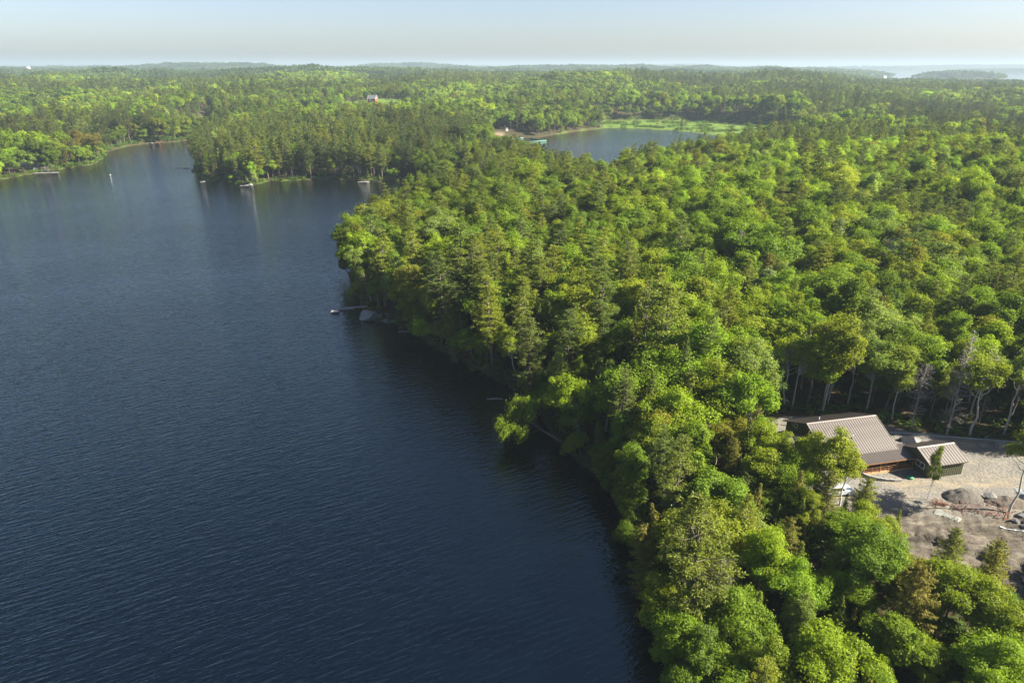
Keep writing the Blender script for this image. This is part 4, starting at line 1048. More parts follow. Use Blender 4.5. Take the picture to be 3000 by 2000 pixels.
# --- the yard: one fine sheet over the pad, with ruts, banks and dug ground
def build_yard():
    x, y = np.meshgrid(np.arange(38, 128, .42), np.arange(34, 118, .42))
    ls = sdist(LOT, x, y).reshape(x.shape)
    z = terrain(x, y, False)
    n1, n2, n3 = Noise(4.5, seed=41), Noise(1.6, seed=42), Noise(14, seed=43)
    low = sstep(84.5, 79, y + (x - 66) * .10)                # dug, churned ground towards the camera
    z = z + .03 * n1(x, y) + low * (.05 * n1(x, y) + .08 * n2(x, y) + .05 * Noise(.95, seed=44)(x, y) + .06 * n3(x, y))
    # wheel ruts swinging across
    q = (y - 79.5) + (x - 62) * .42 + 1.2 * np.sin(x * .16)
    for o in (-2.9, -1.3, .2, 1.8):
        z = z - .22 * np.exp(-((q - o) / .28) ** 2) * sstep(55, 60, x) + .07 * np.exp(-((q - o - .5) / .3) ** 2) * sstep(55, 60, x)
    # bank stepping down to the dug pit
    bank = (y - 74.2) + (x - 61) * .55 + .25 * np.sin(x * .5) + .2 * n2(x, y)
    z = z - .85 * sstep(.8, -.7, bank) * sstep(-1, 3, ls)
    b2 = (y - 66.5) + (x - 66) * .62 + .4 * n2(x, y)
    z = z - .35 * sstep(.6, -.6, b2) * sstep(-1, 3, ls)
    z = z + .06 - .9 * sstep(.2, -1.6, ls)
    m = bpy.data.materials.new('gravel_yard'); t, N, L = nodes_of(m)
    out = N.new('ShaderNodeOutputMaterial'); bs = N.new('ShaderNodeBsdfPrincipled'); L.new(bs.outputs[0], out.inputs[0])
    bs.inputs['Roughness'].default_value = .95; bs.inputs['Specular IOR Level'].default_value = .2
    tc = N.new('ShaderNodeTexCoord')
    def nz(scale, det, st=(1, 1, 1), dist=0):
        mp = N.new('ShaderNodeMapping'); mp.inputs['Scale'].default_value = st; mp.inputs['Rotation'].default_value = (0, 0, R(-20)); L.new(tc.outputs['Object'], mp.inputs[0])
        q = N.new('ShaderNodeTexNoise'); q.inputs['Scale'].default_value = scale; q.inputs['Detail'].default_value = det; q.inputs['Roughness'].default_value = .7; q.inputs['Distortion'].default_value = dist
        L.new(mp.outputs[0], q.inputs['Vector']); return q.outputs[0]
    g = ramp(N, [(.090, .088, .080), (.15, .145, .13), (.225, .215, .185)], [.35, .5, .66]); L.new(nz(3.5, 8), g.inputs[0])
    d = ramp(N, [(.16, .137, .10), (.27, .235, .17)], [.35, .65]); L.new(nz(.9, 8, (.4, 1.4, 1)), d.inputs[0])
    s = ramp(N, [(.035, .030, .024), (.09, .078, .062), (.20, .185, .145)], [.36, .52, .72]); L.new(nz(.55, 9, (.35, 1.6, 1), .4), s.inputs[0])
    f = ramp(N, [(0, 0, 0), (1, 1, 1)], [.47, .60]); L.new(nz(.16, 5, (.5, 1.3, 1)), f.inputs[0])
    a = N.new('ShaderNodeAttribute'); a.attribute_name = 'zone'; sp = N.new('ShaderNodeSeparateColor'); L.new(a.outputs['Color'], sp.inputs[0])
    m1 = N.new('ShaderNodeMixRGB'); L.new(f.outputs[0], m1.inputs[0]); L.new(g.outputs[0], m1.inputs[1]); L.new(d.outputs[0], m1.inputs[2])
    m2 = N.new('ShaderNodeMixRGB'); L.new(sp.outputs[0], m2.inputs[0]); L.new(m1.outputs[0], m2.inputs[1]); L.new(s.outputs[0], m2.inputs[2])
    L.new(m2.outputs[0], bs.inputs['Base Color'])
    bp = N.new('ShaderNodeBump'); bp.inputs['Distance'].default_value = .22; L.new(nz(2.0, 10), bp.inputs['Height']); L.new(bp.outputs[0], bs.inputs['Normal'])
    V = np.stack([x, y, z], -1).reshape(-1, 3); nr, nc = x.shape; ii = np.arange(nr * nc).reshape(nr, nc)
    Q = np.stack([ii[:-1, :-1], ii[:-1, 1:], ii[1:, 1:], ii[1:, :-1]], -1).reshape(-1, 4)
    lsf = ls.ravel(); Q = Q[lsf[Q].max(1) > -2.2]
    zone = np.stack([(low * .95).ravel(), 0 * lsf, 0 * lsf, 1 + 0 * lsf], -1)
    tag(link('gravel_yard', np_mesh('gravel_yard', V, Q, [m], attrs={'zone': ('POINT', 'FLOAT_COLOR', zone)}, smooth=True)), kind='structure')
build_yard()

# --- buildings (local frame: x along the ridges, y towards the back)
def panel_mesh(name, run, rise, w, drop=0.0):
    """one standing-seam pan with its rib, from the eave (0,0) up the slope"""
    b = MB(); b.mat(M['roof_metal'])
    L_ = math.hypot(run, rise); ny, nz_ = -rise / L_, run / L_
    def pt(x, s, t): return (x, run * s / L_ + ny * t, rise * s / L_ + nz_ * t)
    b.add([pt(0, 0, 0), pt(w - .05, 0, 0), pt(w - .05, L_, 0), pt(0, L_, 0), pt(0, 0, .03), pt(w - .05, 0, .03), pt(w - .05, L_, .03), pt(0, L_, .03)],
          [(0, 3, 2, 1), (4, 5, 6, 7), (0, 1, 5, 4), (1, 2, 6, 5), (2, 3, 7, 6), (3, 0, 4, 7)])
    b.mat(M['roof_rib'])
    b.add([pt(w - .05, 0, 0), pt(w, 0, 0), pt(w, L_, 0), pt(w - .05, L_, 0), pt(w - .05, 0, .075), pt(w, 0, .075), pt(w, L_, .075), pt(w - .05, L_, .075)],
          [(0, 3, 2, 1), (4, 5, 6, 7), (0, 1, 5, 4), (1, 2, 6, 5), (2, 3, 7, 6), (3, 0, 4, 7)])
    return b.mesh(name)

def slope_panels(parent, x0, x1, y_e, z_e, y_r, z_r, w=.455):
    """panels over one slope, eave at (y_e,z_e), ridge at (y_r,z_r)"""
    n = int(round((x1 - x0) / w)); w = (x1 - x0) / n
    run = abs(y_r - y_e); rise = z_r - z_e
    me = panel_mesh('roof_panel', run, rise, w)
    for i in range(n):
        if y_r > y_e: link('roof_panel', me, parent, (x0 + i * w, y_e, z_e))
        else: link('roof_panel', me, parent, (x0 + (i + 1) * w, y_e, z_e), (0, 0, math.pi))

def window(parent, x, y, z, w, h, panes=2, face='front'):
    f = MB().mat(M['white']); t = .11
    f.box(-w / 2, w / 2, -.06, .05, 0, t); f.box(-w / 2, w / 2, -.06, .05, h - t, h)
    f.box(-w / 2, -w / 2 + t, -.055, .05, t, h - t); f.box(w / 2 - t, w / 2, -.055, .05, t, h - t)
    for i in range(1, panes): f.box(-w / 2 + w * i / panes - .035, -w / 2 + w * i / panes + .035, -.045, .05, t, h - t)
    rz = {'front': 0, 'left': -math.pi / 2, 'right': math.pi / 2, 'back': math.pi}[face]
    fo = f.build('window', parent, (x, y, z), (0, 0, rz))
    for i in range(panes):
        a = -w / 2 + w * i / panes + .04; b = -w / 2 + w * (i + 1) / panes - .04
        g = MB().mat(M['glass']); g.box(a + .02, b - .02, -.02, .02, t, h - t)
        link('pane', g.mesh('pane'), fo)
    return fo

house = empty('house', HO, HYAW)
tag(house, 'dark green house with a long brown ribbed metal roof and covered porch', 'house')
XL, XR, YF, YB, ZE, ZR, YR = -14.35, -2.2, 5.5, 16.6, 2.95, 5.75, 11.0
wl = MB().mat(M['siding']); wl.prismx([(YF, -1.3), (YB, -1.3), (YB, ZE + .05), (YR, ZR - .15), (YF, ZE + .05)], XL, XR); wall = wl.build('wall', house)
bt = MB().mat(M['batten']); bt.box(-.03, .03, -.03, .02, -.9, ZE); bme = bt.mesh('batten')
for i in range(31): link('batten', bme, wall, (XL + .1 + i * .40, YF, 0))
bt2 = MB().mat(M['batten']); bt2.box(-.03, .02, -.03, .03, -.9, 0); 
for i in range(27):
    yy = YF + .25 + i * .42
    if yy > YB: break
    zt_ = ZE + (ZR - .15 - ZE) * (1 - abs(yy - YR) / (YR - YF + .05)) - .05
    b = MB().mat(M['batten']); b.box(-.03, .02, -.03, .03, -.9, zt_); b.build('batten', wall, (XL, yy, 0))
fnd = MB().mat(M['concrete']); fnd.box(XL + .05, XR - .05, YF + .05, YB - .05, -2.2, -.85); fnd.build('foundation', house)
rf = MB().mat(M['roof_rib'])
OX0, OX1 = -14.85, -1.85
rf.prismx([(4.95, 2.68), (YR, ZR - .08), (17.0, 3.10), (17.0, 2.95), (YR, ZR - .24), (4.95, 2.54)], OX0, OX1)
roof = rf.build('roof', house)
slope_panels(roof, OX0, OX1, 4.93, 2.70, YR, ZR - .04)
slope_panels(roof, OX0, OX1, 17.02, 3.13, YR, ZR - .04)
rc = MB().mat(M['ridge']); rc.prismx([(YR - .22, ZR - .05), (YR, ZR + .06), (YR + .22, ZR - .05), (YR, ZR - .02)], OX0 - .03, OX1 + .03); rc.build('ridge_cap', house)
for xx, nm in ((OX0, 'rake_trim'), (OX1, 'rake_trim')):
    rk = MB().mat(M['ridge']); s_ = -1 if xx == OX0 else 1
    rk.bar((xx + s_ * .03, 4.93, 2.70), (xx + s_ * .03, YR, ZR), .06, .16); rk.bar((xx + s_ * .03, YR, ZR), (xx + s_ * .03, 17.02, 3.12), .06, .16); rk.build(nm, house)
window(house, XL - .01, 9.6, 3.75 - .1, 1.75, 1.05, 2, 'left')
window(house, XL - .01, 14.4, 3.2, 1.5, .8, 2, 'left')
window(house, -10.15, YF - .01, .75, 1.05, 1.15, 1, 'front')
window(house, -5.6, YF - .01, 1.0, 2.6, 1.1, 3, 'front')
dr = MB().mat(M['white']); dr.box(-.62, -.5, -.08, .03, 0, 2.15); dr.box(.5, .62, -.08, .03, 0, 2.15); dr.box(-.62, .62, -.08, .03, 2.15, 2.27)
dr.mat(M['glass']); dr.box(-.5, .5, -.03, .03, 0, 2.15); dr.build('door', house, (-8.2, YF - .01, .33))
d2 = MB().mat(M['white']); d2.box(-.62, -.5, -.08, .03, 0, 2.05); d2.box(.5, .62, -.08, .03, 0, 2.05)
d2.mat(M['glass']); d2.box(-.5, .5, -.03, .03, 0, 2.05); d2.build('door', house, (-1.5, 5.9, .33))
lk = MB().mat(M['siding']); lk.box(XR + .02, -.05, 5.95, 6.2, -.3, 2.7); lk.build('link_wall', house)
for (px, py) in ((-11.0, 13.0), (-8.6, 7.6)):
    zz = (ZR - (abs(py - YR) / (YR - 4.93)) * (ZR - 2.72)); vp = MB().mat(M['white']); vp.tube([(px, py, zz - .1), (px, py, zz + .62)], .075, 10)
    vp.mat(M['roof_rib']); vp.tube([(px, py, zz - .08), (px, py, zz + .12)], [.17, .10], 10); vp.build('vent_pipe', house)
# porch roof carried on past the house to the garage
pr_ = MB().mat(M['roof_rib']); pr_.prismx([(2.62, 2.28), (4.98, 2.66), (4.98, 2.56), (2.62, 2.18)], -9.5, -.03); proof = pr_.build('porch_roof', house)
slope_panels(proof, -9.5, -1.85, 2.6, 2.31, 4.95, 2.71)
pr2 = MB().mat(M['roof_rib']); pr2.prismx([(4.98, 2.66), (6.2, 2.88), (6.2, 2.78), (4.98, 2.56)], -1.80, -.03); pr2.build('porch_roof', house)
slope_panels(proof, -1.83, -.03, 2.6, 2.31, 6.15, 2.90)
fl = MB().mat(M['ridge']); fl.box(-1.8, -.1, 6.1, 6.35, 2.88, 2.98); fl.build('flashing', house)
cd = MB().mat(M['cedar']); cd.box(-9.45, -.05, 2.70, 2.88, 2.02, 2.22); cd.build('porch_beam', house)
fa = MB().mat(M['cedar']); fa.box(-9.5, -.05, 2.57, 2.61, 2.16, 2.32); fa.build('fascia', house)
rkp = MB().mat(M['cedar']); rkp.bar((-9.53, 2.6, 2.26), (-9.53, 4.98, 2.65), .05, .2); rkp.build('rake_board', house)
dk = MB().mat(M['lumber']); dk.box(-9.5, -.1, 2.95, 5.45, .02, .26); deck = dk.build('deck', house)
for i in range(17):
    b = MB().mat(M['deck']); b.box(-9.52, -.08, 0, .138, .262, .30); b.build('deck_board', deck, (0, 2.92 + i * .149, 0))
for px in (-9.35, -6.35, -3.35, -.3):
    p = MB().mat(M['cedar']); p.box(px - .08, px + .08, 2.98, 3.14, .3, 2.02); p.build('post', house)
for px in (-9.35, -7.7, -6.2, -4.7, -3.3, -1.8):
    gz = zt(*hw(px, 3.1)[:2]) - 5; p = MB().mat(M['lumber']); p.box(px - .08, px + .08, 3.04, 3.20, min(gz, 0) - 1.3, .02); p.build('deck_post', house)
rl = MB().mat(M['cedar'])
rl.box(-9.35, -.3, 2.99, 3.11, 1.18, 1.24); rl.box(-9.35, -.3, 3.02, 3.06, .82, .86); rl.box(-9.35, -.3, 3.02, 3.06, .52, .56)
rl.box(-9.41, -9.29, 3.1, 5.4, 1.18, 1.24); rl.box(-9.37, -9.33, 3.1, 5.4, .82, .86); rl.box(-9.37, -9.33, 3.1, 5.4, .52, .56)
for px in (-7.85, -4.85, -1.85): rl.box(px - .045, px + .045, 2.99, 3.08, .3, 1.18)
rl.build('railing', house)
# side porch on the left gable, its roof square to the main one
sp_ = MB().mat(M['cedar'])
for (px, py) in ((-18.3, 8.6), (-18.3, 13.6)): sp_.box(px - .1, px + .1, py - .1, py + .1, -1.4, 2.2)
sp_.box(-18.4, -14.4, 8.55, 8.7, 2.05, 2.25); sp_.box(-18.4, -14.4, 13.5, 13.65, 2.05, 2.25); sp_.build('side_porch_frame', house)
sr = MB().mat(M['roof_rib'])
sr.prismx([(8.0, 2.16), (11.1, 3.62), (14.2, 2.16), (14.2, 2.04), (11.1, 3.48), (8.0, 2.04)], -18.9, -14.4); side = sr.build('side_porch_roof', house)
slope_panels(side, -18.9, -14.38, 7.98, 2.18, 11.1, 3.66); slope_panels(side, -18.9, -14.38, 14.22, 2.18, 11.1, 3.66)
gb = MB().mat(M['cedar']); gb.prismx([(8.7, 2.2), (11.1, 3.35), (13.5, 2.2)], -18.45, -18.35); gb.build('side_porch_gable', house)

garage = empty('garage', HO, HYAW)
tag(garage, 'small dark green garage with ribbed brown metal roof beside the gravel', 'garage')
gw = MB().mat(M['siding']); gw.prismx([(0, -.3), (5.9, -.3), (5.9, 2.48), (2.95, 3.85), (0, 2.48)], 0, 6.1); gwall = gw.build('wall', garage)
bt = MB().mat(M['batten']); bt.box(-.03, .03, -.035, .02, -.25, 2.45); bme = bt.mesh('batten')
for i in range(16): link('batten', bme, gwall, (.04 + i * .401, 0, 0))
for i in range(15):
    yy = .04 + i * .415; ztop = 2.45 + (1.37) * (1 - abs(yy - 2.95) / 2.95); b = MB().mat(M['batten']); b.box(-.035, .02, -.03, .03, -.25, ztop - .02); b.build('batten', gwall, (0, yy, 0))
gf = MB().mat(M['concrete']); gf.box(-.06, 6.16, -.06, 5.96, -.8, -.12); gf.build('foundation', garage)
gr = MB().mat(M['roof_rib']); gr.prismx([(-.38, 2.44), (2.95, 3.93), (6.28, 2.44), (6.28, 2.32), (2.95, 3.80), (-.38, 2.32)], -.35, 6.45); groof = gr.build('roof', garage)
slope_panels(groof, -.36, 6.46, -.40, 2.47, 2.95, 3.97, .52); slope_panels(groof, -.36, 6.46, 6.30, 2.47, 2.95, 3.97, .52)
rc = MB().mat(M['ridge']); rc.prismx([(2.73, 3.96), (2.95, 4.07), (3.17, 3.96), (2.95, 3.99)], -.40, 6.50); rc.build('ridge_cap', garage)
for xx in (-.40, 6.50):
    rk = MB().mat(M['ridge']); rk.bar((xx, -.4, 2.46), (xx, 2.95, 3.98), .05, .15); rk.bar((xx, 2.95, 3.98), (xx, 6.3, 2.46), .05, .15); rk.build('rake_trim', garage)
window(garage, -.01, 2.0, 1.0, 1.75, 1.0, 2, 'left')

# --- things in the yard
def at_yard(name, label, cat, me, x, y, dz=0., rz=0., group=None, scale=None):
    o = link(name, me, None, (x, y, zt(x, y) + dz), (0, 0, rz)); tag(o, label, cat, group)
    if scale: o.scale = scale
    return o
# low curved stone wall under the porch
rw = empty('retaining_wall', (0, 0, 0)); tag(rw, 'low curved wall of pale stone blocks below the porch', 'wall')
pts = [hw(-9.6, 3.6), hw(-9.2, 2.6), hw(-8.3, 1.7), hw(-7.1, 1.0), hw(-5.8, .55), hw(-4.6, .35)]
for i in range(len(pts) - 1):
    a, b = Vector(pts[i]), Vector(pts[i + 1])
    for j in range(2):
        p, q = a.lerp(b, j / 2 + .015), a.lerp(b, (j + 1) / 2 - .015); gz = zt(p.x, p.y)
        bl = MB().mat(M['concrete']); bl.bar((p.x, p.y, gz + .22 - .02 * i), (q.x, q.y, gz + .20 - .02 * i), .34, .75 - .05 * i); bl.build('block', rw)
# piles and rocks
def pile(name, label, cat, x, y, sx, sy, h, mat, seed, rz=0):
    u, v = np.meshgrid(np.linspace(-1.15, 1.15, 34), np.linspace(-1.15, 1.15, 34)); n_ = Noise(.5, seed=seed); rr = np.hypot(u, v)
    z = h * np.clip(1.05 - rr ** 1.35, 0, 1) + .07 * h * n_(u, v) * np.clip(1.2 - rr, 0, 1) - .35 * sstep(.9, 1.15, rr)
    V = np.stack([u * sx, v * sy, z], -1).reshape(-1, 3); ii = np.arange(34 * 34).reshape(34, 34)
    Q = np.stack([ii[:-1, :-1], ii[:-1, 1:], ii[1:, 1:], ii[1:, :-1]], -1).reshape(-1, 4)
    return at_yard(name, label, cat, np_mesh(name, V, Q, [mat], smooth=True), x, y, 0, rz)
pile('gravel_mound', 'rounded grey mound of gravel in front of the garage', 'mound', 67.6, 86.0, 3.3, 2.1, 1.35, M['gravel_pile'], 51, R(8))
pile('soil_heap', 'long heap of dark brown soil right of the gravel mound', 'heap', 73.2, 84.6, 3.6, 1.7, 1.0, M['soil'], 52, R(-8))
pile('dark_soil_bank', 'low bank of dug brown soil below the gravel mound', 'heap', 68.0, 82.8, 4.2, 1.5, .55, M['soil'], 53, R(-12))
pile('dirt_bank', 'dark dirt bank beside the hemlocks', 'heap', 61.6, 76.6, 3.4, 1.2, .55, M['soil'], 54, R(-14))
pile('stony_soil_heap', 'heap of dark stony soil by the pale rocks at the picture edge', 'heap', 67.5, 66.5, 3.0, 1.8, .8, M['soil'], 55, R(-20))
tb = rock_mesh('covered_pile', 60, 2.6, 1.3, .8, M['tarp_black'], 3); at_yard('covered_pile', 'pile under wrinkled black sheeting behind the garage', 'pile', tb, 68.6, 102.2, .25, R(8))
at_yard('stone_slab', 'flat pale stone slab leaning on the gravel mound', 'rock', rock_mesh('stone_slab', 61, .95, .6, .28, M['granite'], 2), 71.0, 85.4, .75, R(-30)).rotation_euler = (R(35), 0, R(-30))
at_yard('pale_boulder', 'lone pale boulder on the bare churned ground', 'rock', rock_mesh('pale_boulder', 62, .62, .38, .3, M['granite'], 2), 65.4, 73.6, .15, R(10))
cb = MB().mat(M['concrete']); cb.box(-.85, .85, -.45, .45, 0, .95); at_yard('concrete_block', 'square grey concrete block at the back of the yard', 'block', cb.mesh('concrete_block'), 82.6, 100.4, -.05, R(12))
for i, (x, y, s) in enumerate([(79.6, 100.9, .9), (84.6, 98.8, .55), (66.2, 69.8, .7), (68.8, 70.4, .5)]):
    at_yard('rock', ['long low grey rock left of the concrete block', 'small grey rock right of the concrete block', 'half-buried grey rock above the stony soil heap', 'small pale rock near the picture edge above the stony heap'][i], 'rock', rock_mesh('rock', 70 + i, s, s * .6, s * .4, M['granite'], 2), x, y, .08, i)
rr_ = random.Random(5)
RL = ['uppermost grey boulder of the rubble heap', 'flat grey boulder at the left of the rubble heap', 'squat boulder in the middle of the rubble heap', 'broad boulder at the lower edge of the rubble heap', 'pale round boulder at the foot of the rubble heap',
      'tilted slab among the rubble boulders', 'dark boulder at the back of the rubble heap', 'small wedge-shaped rubble boulder', 'big grey boulder at the right of the rubble heap', 'narrow boulder half under the big one in the rubble heap']
for i, (dx, dy) in enumerate([(0, 1.9), (-1.7, .5), (-.3, .3), (.2, -1.1), (-.6, -2.0), (1.1, 1.0), (.9, 2.3), (-1.2, -.8), (1.8, -.2), (2.2, .9)]):
    s = rr_.uniform(.5, .85); at_yard('rubble_boulder', RL[i], 'boulder', rock_mesh('rubble_boulder', 80 + i, s, s * .75, s * .5, M['granite_dark'], 2), 72.9 + dx, 79.4 + dy, .22, rr_.uniform(0, 3), 'boulders of the rubble heap')
# orange frame by the rubble
M['orange'] = noise_mat('orange_paint', (.22, .055, .025), (.30, .08, .035), 6, .55)
M['green_plastic'] = noise_mat('green_plastic', (.02, .16, .07), (.04, .24, .11), 5, .5)
fr = MB().mat(M['orange']); fr.bar((-.45, 0, 0), (-.2, .1, 1.0), .1); fr.bar((.45, 0, 0), (.2, .1, 1.0), .1); fr.bar((-.24, .1, .95), (.24, .1, .95), .1); fr.bar((-.4, 0, .2), (.4, 0, .2), .07)
at_yard('sawhorse', 'small orange trestle beside the rubble heap', 'trestle', fr.mesh('sawhorse'), 70.3, 80.6, 0, .3)
sb = MB().mat(M['green_plastic']); sb.tube([(0, 0, 0), (0, 0, .22)], [.55, .62], 14); sb.tube([(.62, 0, .02), (.62, 0, .26)], [.22, .18], 10); sb.tube([(0, 0, .22), (0, 0, .34)], [.60, .35], 14)
at_yard('sandbox', 'small round green plastic tub on the gravel by the garage', 'tub', sb.mesh('sandbox'), 62.3, 91.2, 0, .5)
# white sheeting strip snaking down past the hemlocks
def strip(name, label, pts, w, mat, cat, seg=10, up=.06):
    P = [Vector((x, y, 0)) for x, y in pts]; V = []; Q = []; r = random.Random(9); k = 0
    for i in range(len(P) - 1):
        for j in range(seg + (i == len(P) - 2)):
            c = P[i].lerp(P[i + 1], j / seg); d = (P[i + 1] - P[i]).normalized(); nrm = Vector((-d.y, d.x, 0)); ww = w * r.uniform(.55, 1.1)
            for s_ in (-1, -.3, .4, 1):
                q = c + nrm * ww * s_ * .5; zz = yard_z(q.x, q.y) + up + (.10 * r.random() if abs(s_) < .9 else 0); V.append((q.x, q.y, zz))
            k += 1
    for i in range(k - 1):
        for j in range(3): Q.append((i * 4 + j, i * 4 + j + 1, i * 4 + 5 + j, i * 4 + 4 + j))
    return tag(link(name, np_mesh(name, V, Q, [mat])), label, cat)
bpy.context.view_layer.update()
from mathutils.bvhtree import BVHTree
yo = bpy.data.objects['gravel_yard']; ybv = BVHTree.FromPolygons([v.co for v in yo.data.vertices], [p.vertices for p in yo.data.polygons])
def yard_z(x, y):
    h = ybv.ray_cast(Vector((x, y, 60)), Vector((0, 0, -1))); return h[0].z if h[0] is not None else zt(x, y)
strip('plastic_sheeting', 'narrow white plastic strip winding down beside the hemlocks', [(58.2, 71.8), (58.2, 69.6), (59.0, 68.2), (60.6, 69.4), (61.8, 65.4), (62.6, 62.4)], .55, M['sheeting'], 'sheeting')
strip('torn_sheeting', 'torn piece of white sheeting on the mud by the rubble heap', [(68.4, 79.0), (69.8, 78.2), (70.8, 77.7)], .35, M['sheeting'], 'sheeting')
strip('puddle', 'pale puddle on the churned ground below the garage', [(61.4, 82.6), (62.8, 81.2), (63.6, 80.2)], 1.5, noise_mat('pale_mud', (.15, .16, .14), (.22, .23, .20), 2, .5), 'puddle', up=.03)
strip('pale_mud_patch', 'pale wet mud patch at the right edge of the yard', [(76.5, 87.5), (79.5, 86.8)], 1.8, noise_mat('wet_mud', (.16, .18, .20), (.24, .26, .28), 2, .3), 'mud', up=.03)
# silt fence along the forest edge
sf = MB().mat(M['sheeting']); fp = [(66.5, 105.3), (70, 104.9), (74, 103.9), (78, 103.4), (83, 102.6), (88, 101.7), (95, 100.6), (104, 99)]
for (x0, y0), (x1, y1) in zip(fp, fp[1:]): sf.bar((x0, y0, zt(x0, y0) + .13), (x1, y1, zt(x1, y1) + .13), .04, .24)
tag(sf.build('silt_fence'), 'low white silt fence along the forest edge behind the yard', 'fence')
for nm, x, y, rz, lb in (('fallen_log', 84.0, 104.5, .5, 'fallen log in leaf litter at the forest edge'), ('fallen_log', 79.5, 107.0, -.3, 'thin fallen log under the dead larch')):
    lg = MB().mat(M['bark_pale']); lg.tube([(-2.2, 0, .15), (0, .2, .3), (2.4, 0, .5)], [.16, .13, .08], 7); at_yard(nm, lb, 'log', lg.mesh(nm), x, y, 0, rz)
# brush on the dug bank
def brush(name, label, x, y, n, rad, mat, seed):
    r = random.Random(seed); b = MB().mat(mat)
    for _ in range(n):
        a = r.uniform(0, 6.3); d = r.random() ** .6 * rad; p = Vector((x + math.cos(a) * d, y + math.sin(a) * d * .5, 0)); p.z = yard_z(p.x, p.y) + r.uniform(.03, .35)
        q = p + Vector((r.uniform(-1, 1), r.uniform(-1, 1), r.uniform(-.05, .4))) * r.uniform(.4, 1.1); b.bar(p, q, .05, .05)
    return tag(b.build(name), label, 'brush')
M['red_twig'] = noise_mat('reddish_brush', (.13, .055, .035), (.24, .11, .07), 3, .9)
brush('brush_pile', 'scattered reddish brush on the bank below the gravel mound', 68.4, 83.0, 130, 4.2, M['red_twig'], 3)
brush('brush_pile', 'small reddish brush clump at the foot of the sapling', 62.9, 84.2, 60, 1.3, M['red_twig'], 4)

# --- parked cars under the birches
M['car_white'] = noise_mat('car_white_paint', (.42, .47, .50), (.48, .53, .56), 1, .25, spec=.6)
M['car_dark'] = noise_mat('car_dark_paint', (.03, .035, .04), (.05, .055, .06), 1, .3, spec=.6)
M['tyre'] = noise_mat('tyre_rubber', (.015, .015, .015), (.03, .03, .03), 5, .8)
M['lamp'] = noise_mat('lamp_lens', (.75, .75, .72), (.85, .85, .82), 3, .15)
def car(x, y, rz, paint, label):
    c = empty('parked_car', (x, y, yard_z(x, y)), rz); tag(c, label, 'car')
    b = MB().mat(paint)
    side = [(-2.2, .38), (-2.25, .85), (-1.9, 1.0), (2.15, .95), (2.25, .6), (2.2, .38)]
    vs = []; 
    for yy, k in ((-.9, 1), (-.84, 1), (.84, 1), (.9, 1)):
        vs += [(px, yy, pz) for px, pz in side]
    b.add([(px, -.9, pz) for px, pz in side] + [(px, .9, pz) for px, pz in side], [tuple(range(6)), tuple(range(11, 5, -1))] + [(i, i + 6, (i + 1) % 6 + 6, (i + 1) % 6) for i in range(6)])
    roofl = [(-2.0, .98), (-1.75, 1.62), (.35, 1.64), (1.1, .98)]
    b.add([(px, -.86 + (.14 if pz > 1.2 else 0), pz) for px, pz in roofl] + [(px, .86 - (.14 if pz > 1.2 else 0), pz) for px, pz in roofl], [(0, 1, 2, 3), (7, 6, 5, 4), (0, 4, 5, 1), (1, 5, 6, 2), (2, 6, 7, 3)])
    b.build('body', c)
    g = MB().mat(M['glass'])
    for s_ in (-1, 1):
        g.add([(-1.8, s_ * .86, 1.05), (.8, s_ * .86, 1.05), (.28, s_ * .755, 1.52), (-1.65, s_ * .755, 1.52)], [(0, 1, 2, 3)])
    g.add([(1.09, -.75, 1.03), (1.09, .75, 1.03), (.45, .65, 1.60), (.45, -.65, 1.60)], [(0, 1, 2, 3)]); g.build('windows', c)
    for wx in (-1.4, 1.4):
        for wy in (-.85, .85):
            w = MB().mat(M['tyre']); w.tube([(0, -.1, 0), (0, .1, 0)], .35, 16); wo = w.build('wheel', c, (wx, wy, .35))
            r_ = MB().mat(M['ridge']); r_.tube([(0, -.11, 0), (0, .11, 0)], .2, 10); r_.build('rim', wo)
    for wy in (-.65, .65):
        h = MB().mat(M['lamp']); h.box(2.2, 2.26, wy - .16, wy + .16, .68, .84); h.build('headlight', c)
car(48.9, 86.8, R(8), M['car_white'], 'white car half hidden under the birches left of the porch')
car(46.6, 90.6, R(14), M['car_dark'], 'dark car behind the white one under the birches')
bx = MB().mat(M['white']); bx.box(-.35, .35, -.25, .25, 0, .55); bx.mat(M['dark_int']); bx.box(-.2, .2, -.26, -.25, .3, .42)
tag(link('storage_box', bx.mesh('storage_box'), None, hw(-4.0, 4.9, .3), (0, 0, HYAW)), 'white box on the shaded porch deck', 'box')
bc = MB().mat(noise_mat('blue_plastic', (.05, .10, .22), (.08, .15, .30), 4, .5)); bc.box(-.4, .4, -.25, .25, 0, .4); bc.box(-.42, .42, -.27, .27, .4, .48)
tag(link('cooler', bc.mesh('cooler'), None, hw(-5.0, 4.9, .3), (0, 0, HYAW)), 'blue lidded chest on the porch deck beside the white box', 'chest')

# ------------------------------------------------------------------ shore details
M['dock_wood'] = noise_mat('weathered_dock', (.20, .20, .20), (.29, .285, .28), 4, .8, stretch=(6, 1, 1))
M['dock_dark'] = noise_mat('dock_dark_wood', (.10, .10, .10), (.17, .17, .16), 4, .85)  # darker timber for dock frames, posts and the sunken branches
M['red_paint'] = noise_mat('barn_red', (.22, .045, .035), (.30, .07, .05), 2, .7)
M['roof_grey'] = noise_mat('grey_shingle', (.10, .11, .13), (.16, .17, .19), 3, .8)
M['pale_wall'] = noise_mat('pale_wall', (.18, .175, .16), (.25, .245, .225), 3, .8)
M['rope_green'] = noise_mat('pale_green_float', (.10, .26, .19), (.16, .33, .25), 6, .6)

